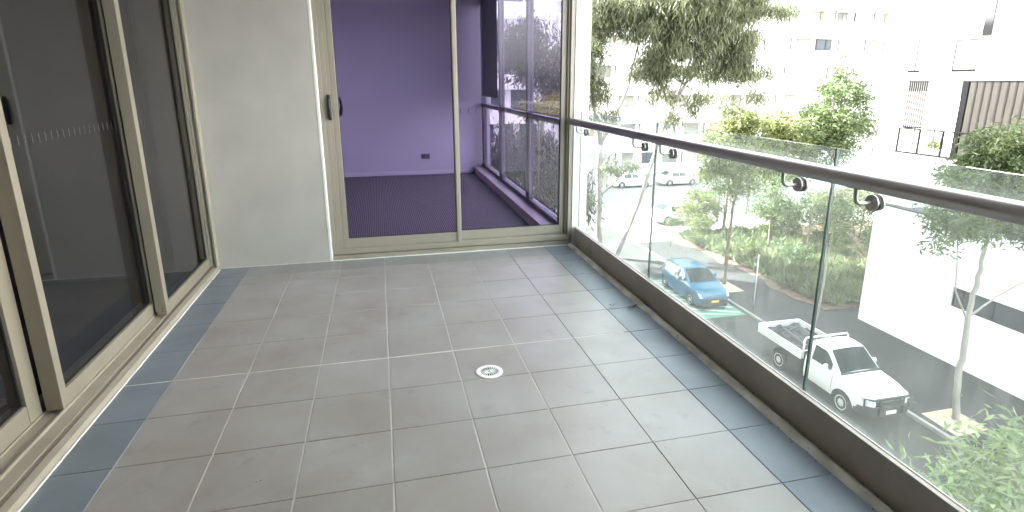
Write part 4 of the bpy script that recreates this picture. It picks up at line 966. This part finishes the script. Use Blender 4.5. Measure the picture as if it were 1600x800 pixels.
def dashes(parent, x, y0, y1, step, z=1.355, n=None):
    b = MB(); y = y0
    while y < y1: b.box(x, x+.0006, y, y+.006, z-.022, z+.022); y += step
    b.build('safety_marks', T['dash'], parent)
dashes(pb, xb_+.0034, 3.08, 4.2, .058); dashes(pa, xa+.0034, 4.3, 5.27, .058)
# dim rooms behind the left doors
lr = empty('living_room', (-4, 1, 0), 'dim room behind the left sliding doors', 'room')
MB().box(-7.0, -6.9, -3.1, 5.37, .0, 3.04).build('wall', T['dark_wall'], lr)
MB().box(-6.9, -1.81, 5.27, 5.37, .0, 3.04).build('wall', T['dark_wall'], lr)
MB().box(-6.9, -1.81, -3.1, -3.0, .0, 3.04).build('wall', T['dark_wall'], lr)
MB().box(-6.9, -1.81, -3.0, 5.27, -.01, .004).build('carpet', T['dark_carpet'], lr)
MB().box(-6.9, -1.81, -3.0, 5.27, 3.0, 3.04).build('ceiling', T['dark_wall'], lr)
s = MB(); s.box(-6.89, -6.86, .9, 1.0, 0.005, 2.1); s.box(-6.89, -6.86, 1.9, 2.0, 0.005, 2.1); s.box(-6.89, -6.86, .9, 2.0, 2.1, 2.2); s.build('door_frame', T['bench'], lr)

# ---- end sliding door (plane y = const, facing -Y)
ed_ = empty('sliding_door', (.65, 5.45, 0), 'wide two-panel beige framed sliding door at the far end of the balcony', 'door')
ZT = 2.75
s = MB(); s.box(-.5015, 1.825, 5.3895, 5.40, -.01, .028); s.box(-.5015, 1.825, 5.4005, 5.43, -.01, .042); s.box(-.5015, 1.825, 5.4305, 5.55, -.01, .050); s.build('sill', T['alu_dirty'], ed_, bev=.002)
s = MB(); s.box(-.5005, 1.83, 5.412, 5.56, .051, .105); s.build('bottom_rail', T['alu'], ed_, bev=.003)
s = MB(); s.box(-.5015, -.468, 5.398, 5.56, .106, ZT); s.box(-.4675, -.43, 5.404, 5.56, .106, ZT); s.box(-.4295, -.402, 5.412, 5.56, .106, ZT); s.build('jamb', T['alu'], ed_, bev=.003)
s = MB(); s.box(1.792, 1.832, 5.398, 5.56, .106, ZT); s.box(1.775, 1.7915, 5.43, 5.56, .106, ZT); s.build('jamb', T['alu'], ed_, bev=.003)
s = MB(); s.box(-.5015, 1.832, 5.398, 5.56, ZT+.001, 3.047); s.build('head', T['alu'], ed_)
def panel_y(parent, yf, x0, x1, z0, z1, dpt, st0, st1, br, gm):
    b = MB(); yb = yf+dpt
    b.box(x0, x0+st0, yf, yb, z0, z1); b.box(x1-st1, x1, yf, yb, z0, z1)
    b.box(x0+st0, x1-st1, yf+.002, yb-.002, z0, z0+br); b.box(x0+st0, x1-st1, yf+.002, yb-.002, z1-.07, z1)
    o = b.build('door_panel', T['alu'], parent, bev=.003)
    gs = MB(); ym = yf+dpt*.4; a0, a1, c0, c1 = x0+st0, x1-st1, z0+br, z1-.07
    for q in ((a0, a0+.006, c0, c1), (a1-.006, a1, c0, c1), (a0+.006, a1-.006, c0, c0+.006), (a0+.006, a1-.006, c1-.006, c1)): gs.box(q[0], q[1], ym-.008, ym+.004, q[2], q[3])
    gs.build('gasket', T['rubber'], o)
    MB().box(a0+.003, a1-.003, ym-.003, ym+.003, c0+.003, c1-.003).build('glass', gm, o)
    return o, ym
p1, y1_ = panel_y(ed_, 5.418, -.396, .712, .107, ZT-.002, .045, .046, .045, .09, T['glass_end'])
p2, y2_ = panel_y(ed_, 5.466, .668, 1.774, .107, ZT-.002, .045, .045, .05, .09, T['glass_end'])
# mullion of the nearer leaf stands proud
s = MB(); s.box(.6655, .7125, 5.4105, 5.4175, .106, ZT-.002); s.box(.672, .706, 5.404, 5.4100, .11, ZT-.002); s.build('interlock', T['alu'], p1, bev=.002)
s = MB(); s.tube([(-.425, 5.404, 1.30), (-.425, 5.385, 1.33), (-.425, 5.378, 1.40), (-.425, 5.385, 1.47), (-.425, 5.404, 1.50)], .012, 8); s.box(-.44, -.41, 5.400, 5.412, 1.29, 1.51); s.build('handle', T['black'], ed_, bev=.003)
s = MB(); s.tube([(-.373, 5.47, 1.30), (-.335, 5.49, 1.34), (-.325, 5.49, 1.41), (-.335, 5.49, 1.48), (-.373, 5.47, 1.52)], .014, 8); s.build('inner_handle', T['black'], p1, bev=.003)
s = MB()
x = .74
while x < 1.70: s.box(x, x+.006, y2_-.0040, y2_-.0034, 1.335, 1.378); x += .072
s.build('safety_marks', T['dash'], p2)

# ---- lilac room
rm = empty('lilac_room', (0, 8, 0), 'empty lilac room with ribbed carpet behind the end sliding door', 'room')
YB = 10.38
MB().box(-3.0, 1.93, YB, YB+.1, 0, 3.04).build('wall', T['lilac'], rm)
MB().box(-3.1, -3.0, 5.61, YB, 0, 3.04).build('wall', T['lilac'], rm)
MB().box(-3.0, -.51, 5.605, 5.70, 0, 3.04).build('wall', T['lilac'], rm)
MB().box(-3.0, 1.62, 5.56, YB, -.011, .006).build('carpet', T['carpet'], rm)
MB().box(-3.0, 1.83, 5.61, YB, 3.0, 3.04).build('ceiling', T['render_edge'], rm)
MB().box(-3.0, 1.60, YB-.015, YB-.0005, .0065, .075).build('skirting', T['skirt'], rm, bev=.004)
s = MB(); s.box(.68, .83, YB-.012, YB-.0005, .29, .375); so2 = s.build('power_socket', T['frame_in'], rm, bev=.004)
s = MB(); s.box(.71, .735, YB-.0135, YB-.0125, .315, .35); s.box(.775, .80, YB-.0135, YB-.0125, .315, .35); s.build('socket_hole', T['trim'], so2)
s = MB(); s.box(1.622, 1.80, 5.57, YB-.001, -.01, .12); s.build('window_bench', T['bench'], rm, bev=.006)
wn = MB(); WX = 1.80
for y in (5.63, 7.03, 8.72, 10.28): wn.box(WX-.03, WX+.05, y-.035, y+.035, .121, 2.99)
wn.box(WX-.025, WX+.045, 5.60, YB-.001, .1215, .175); wn.box(WX-.028, WX+.048, 5.60, YB-.001, 1.19, 1.25); wn.box(WX-.025, WX+.045, 5.60, YB-.001, 2.9, 2.99)
for y in (5.70, 6.96, 7.10, 8.65, 8.79, 10.20): wn.box(WX-.02, WX+.04, y-.02, y+.02, .1755, 1.189)
wo_ = wn.build('window_frame', T['frame_in'], rm, bev=.004)
for a, c in ((5.66, 7.0), (7.06, 8.69), (8.75, 10.25)):
    MB().box(WX, WX+.006, a, c, .17, 1.195).build('pane', T['glass_win'], wo_); MB().box(WX, WX+.006, a, c, 1.245, 2.905).build('pane', T['glass_win'], wo_)
MB().box(WX-.045, WX-.038, 8.80, 10.10, 1.40, 2.98).build('roller_blind', T['blind'], rm)
s = MB(); s.tube([(WX-.05, 8.78, 1.39), (WX-.05, 10.12, 1.39)], .012, 8); s.build('blind_bar', T['frame_in'], rm)
# outer wall below the room window
MB().box(1.805, 1.93, 5.63, 10.74, -.32, .12).build('sill_wall', T['facade'], ob)

# ---- balustrade
ba = empty('balustrade', (1.88, 2, 0), 'frameless glass balustrade with round steel handrail along the right side', 'balustrade')
s = MB(); s.box(1.862, 1.888, -3.08, 5.386, -.01, .186); s.box(1.914, 1.95, -3.08, 5.386, -.3, .138); s.box(1.8885, 1.9135, -3.08, 5.386, -.01, .12)
s.build('channel', T['channel'], ba, bev=.002)
s = MB(); s.box(1.8882, 1.8945, -3.08, 5.386, .17, .189); s.box(1.9075, 1.9138, -3.08, 5.386, .121, .140); s.build('glazing_bead', T['render_edge'], ba)
js = [-2.97, -1.29, .39, 2.075, 3.76, 5.372]
for a, c in zip(js[:-1], js[1:]):
    pn = MB().box(1.895, 1.907, a+.006, c-.006, .125, 1.345).build('glass_panel', T['glass_rail'], ba)
    MB().box(1.8952, 1.9068, a+.004, a+.0058, .187, 1.345).build('glass_edge', T['glass_edge'], pn); MB().box(1.8952, 1.9068, c-.0058, c-.004, .187, 1.345).build('glass_edge', T['glass_edge'], pn)
s = MB(); s.tube([(1.80, -3.09, 1.25)]+[(1.80, -3.0+i*.42, 1.25) for i in range(20)]+[(1.80, 5.388, 1.25)], .034, 28); s.build('handrail', T['steel'], ba, smooth=True)
MB().lathe((1.80, 5.31, 1.25), 'y', [(.0355, 0), (.0355, .006), (.0355, .04), (.0355, .046)], 24).build('rail_collar', T['steel_b'], ba, smooth=False)
br0 = None
BZ = 1.155
for y in (-2.75, -1.52, -1.06, .16, .62, 1.84, 2.27, 3.50, 3.93, 5.20):
    if br0 is None or True:
        s = MB(); s.tube([(1.80, y, 1.222), (1.80, y, 1.186), (1.803, y, 1.170), (1.812, y, 1.159), (1.826, y, BZ), (1.885, y, BZ)], .0085, 10)
        s.add([(1.784, y-.035, 1.2215), (1.816, y-.035, 1.2215), (1.816, y+.035, 1.2215), (1.784, y+.035, 1.2215), (1.784, y-.035, 1.216), (1.816, y-.035, 1.216), (1.816, y+.035, 1.216), (1.784, y+.035, 1.216)],
              [(0, 1, 2, 3), (7, 6, 5, 4), (0, 4, 5, 1), (1, 5, 6, 2), (2, 6, 7, 3), (3, 7, 4, 0)])
        o = s.build('bracket', T['steel_b'], ba, auto=True)
        MB().lathe((1.878, y, BZ), 'x', [(.012, -.006), (.022, -.001), (.033, .001), (.033, .007), (.031, .009)], 24).build('disc', T['steel_b'], o, auto=True)
        MB().lathe((1.8875, y, BZ), 'x', [(.0335, 0), (.0335, .007)], 24).build('washer', T['rubber'], o)
        MB().lathe((1.9075, y, BZ), 'x', [(.033, 0), (.033, .008), (.029, .0095)], 24).build('outer_disc', T['steel_b'], o, auto=True)
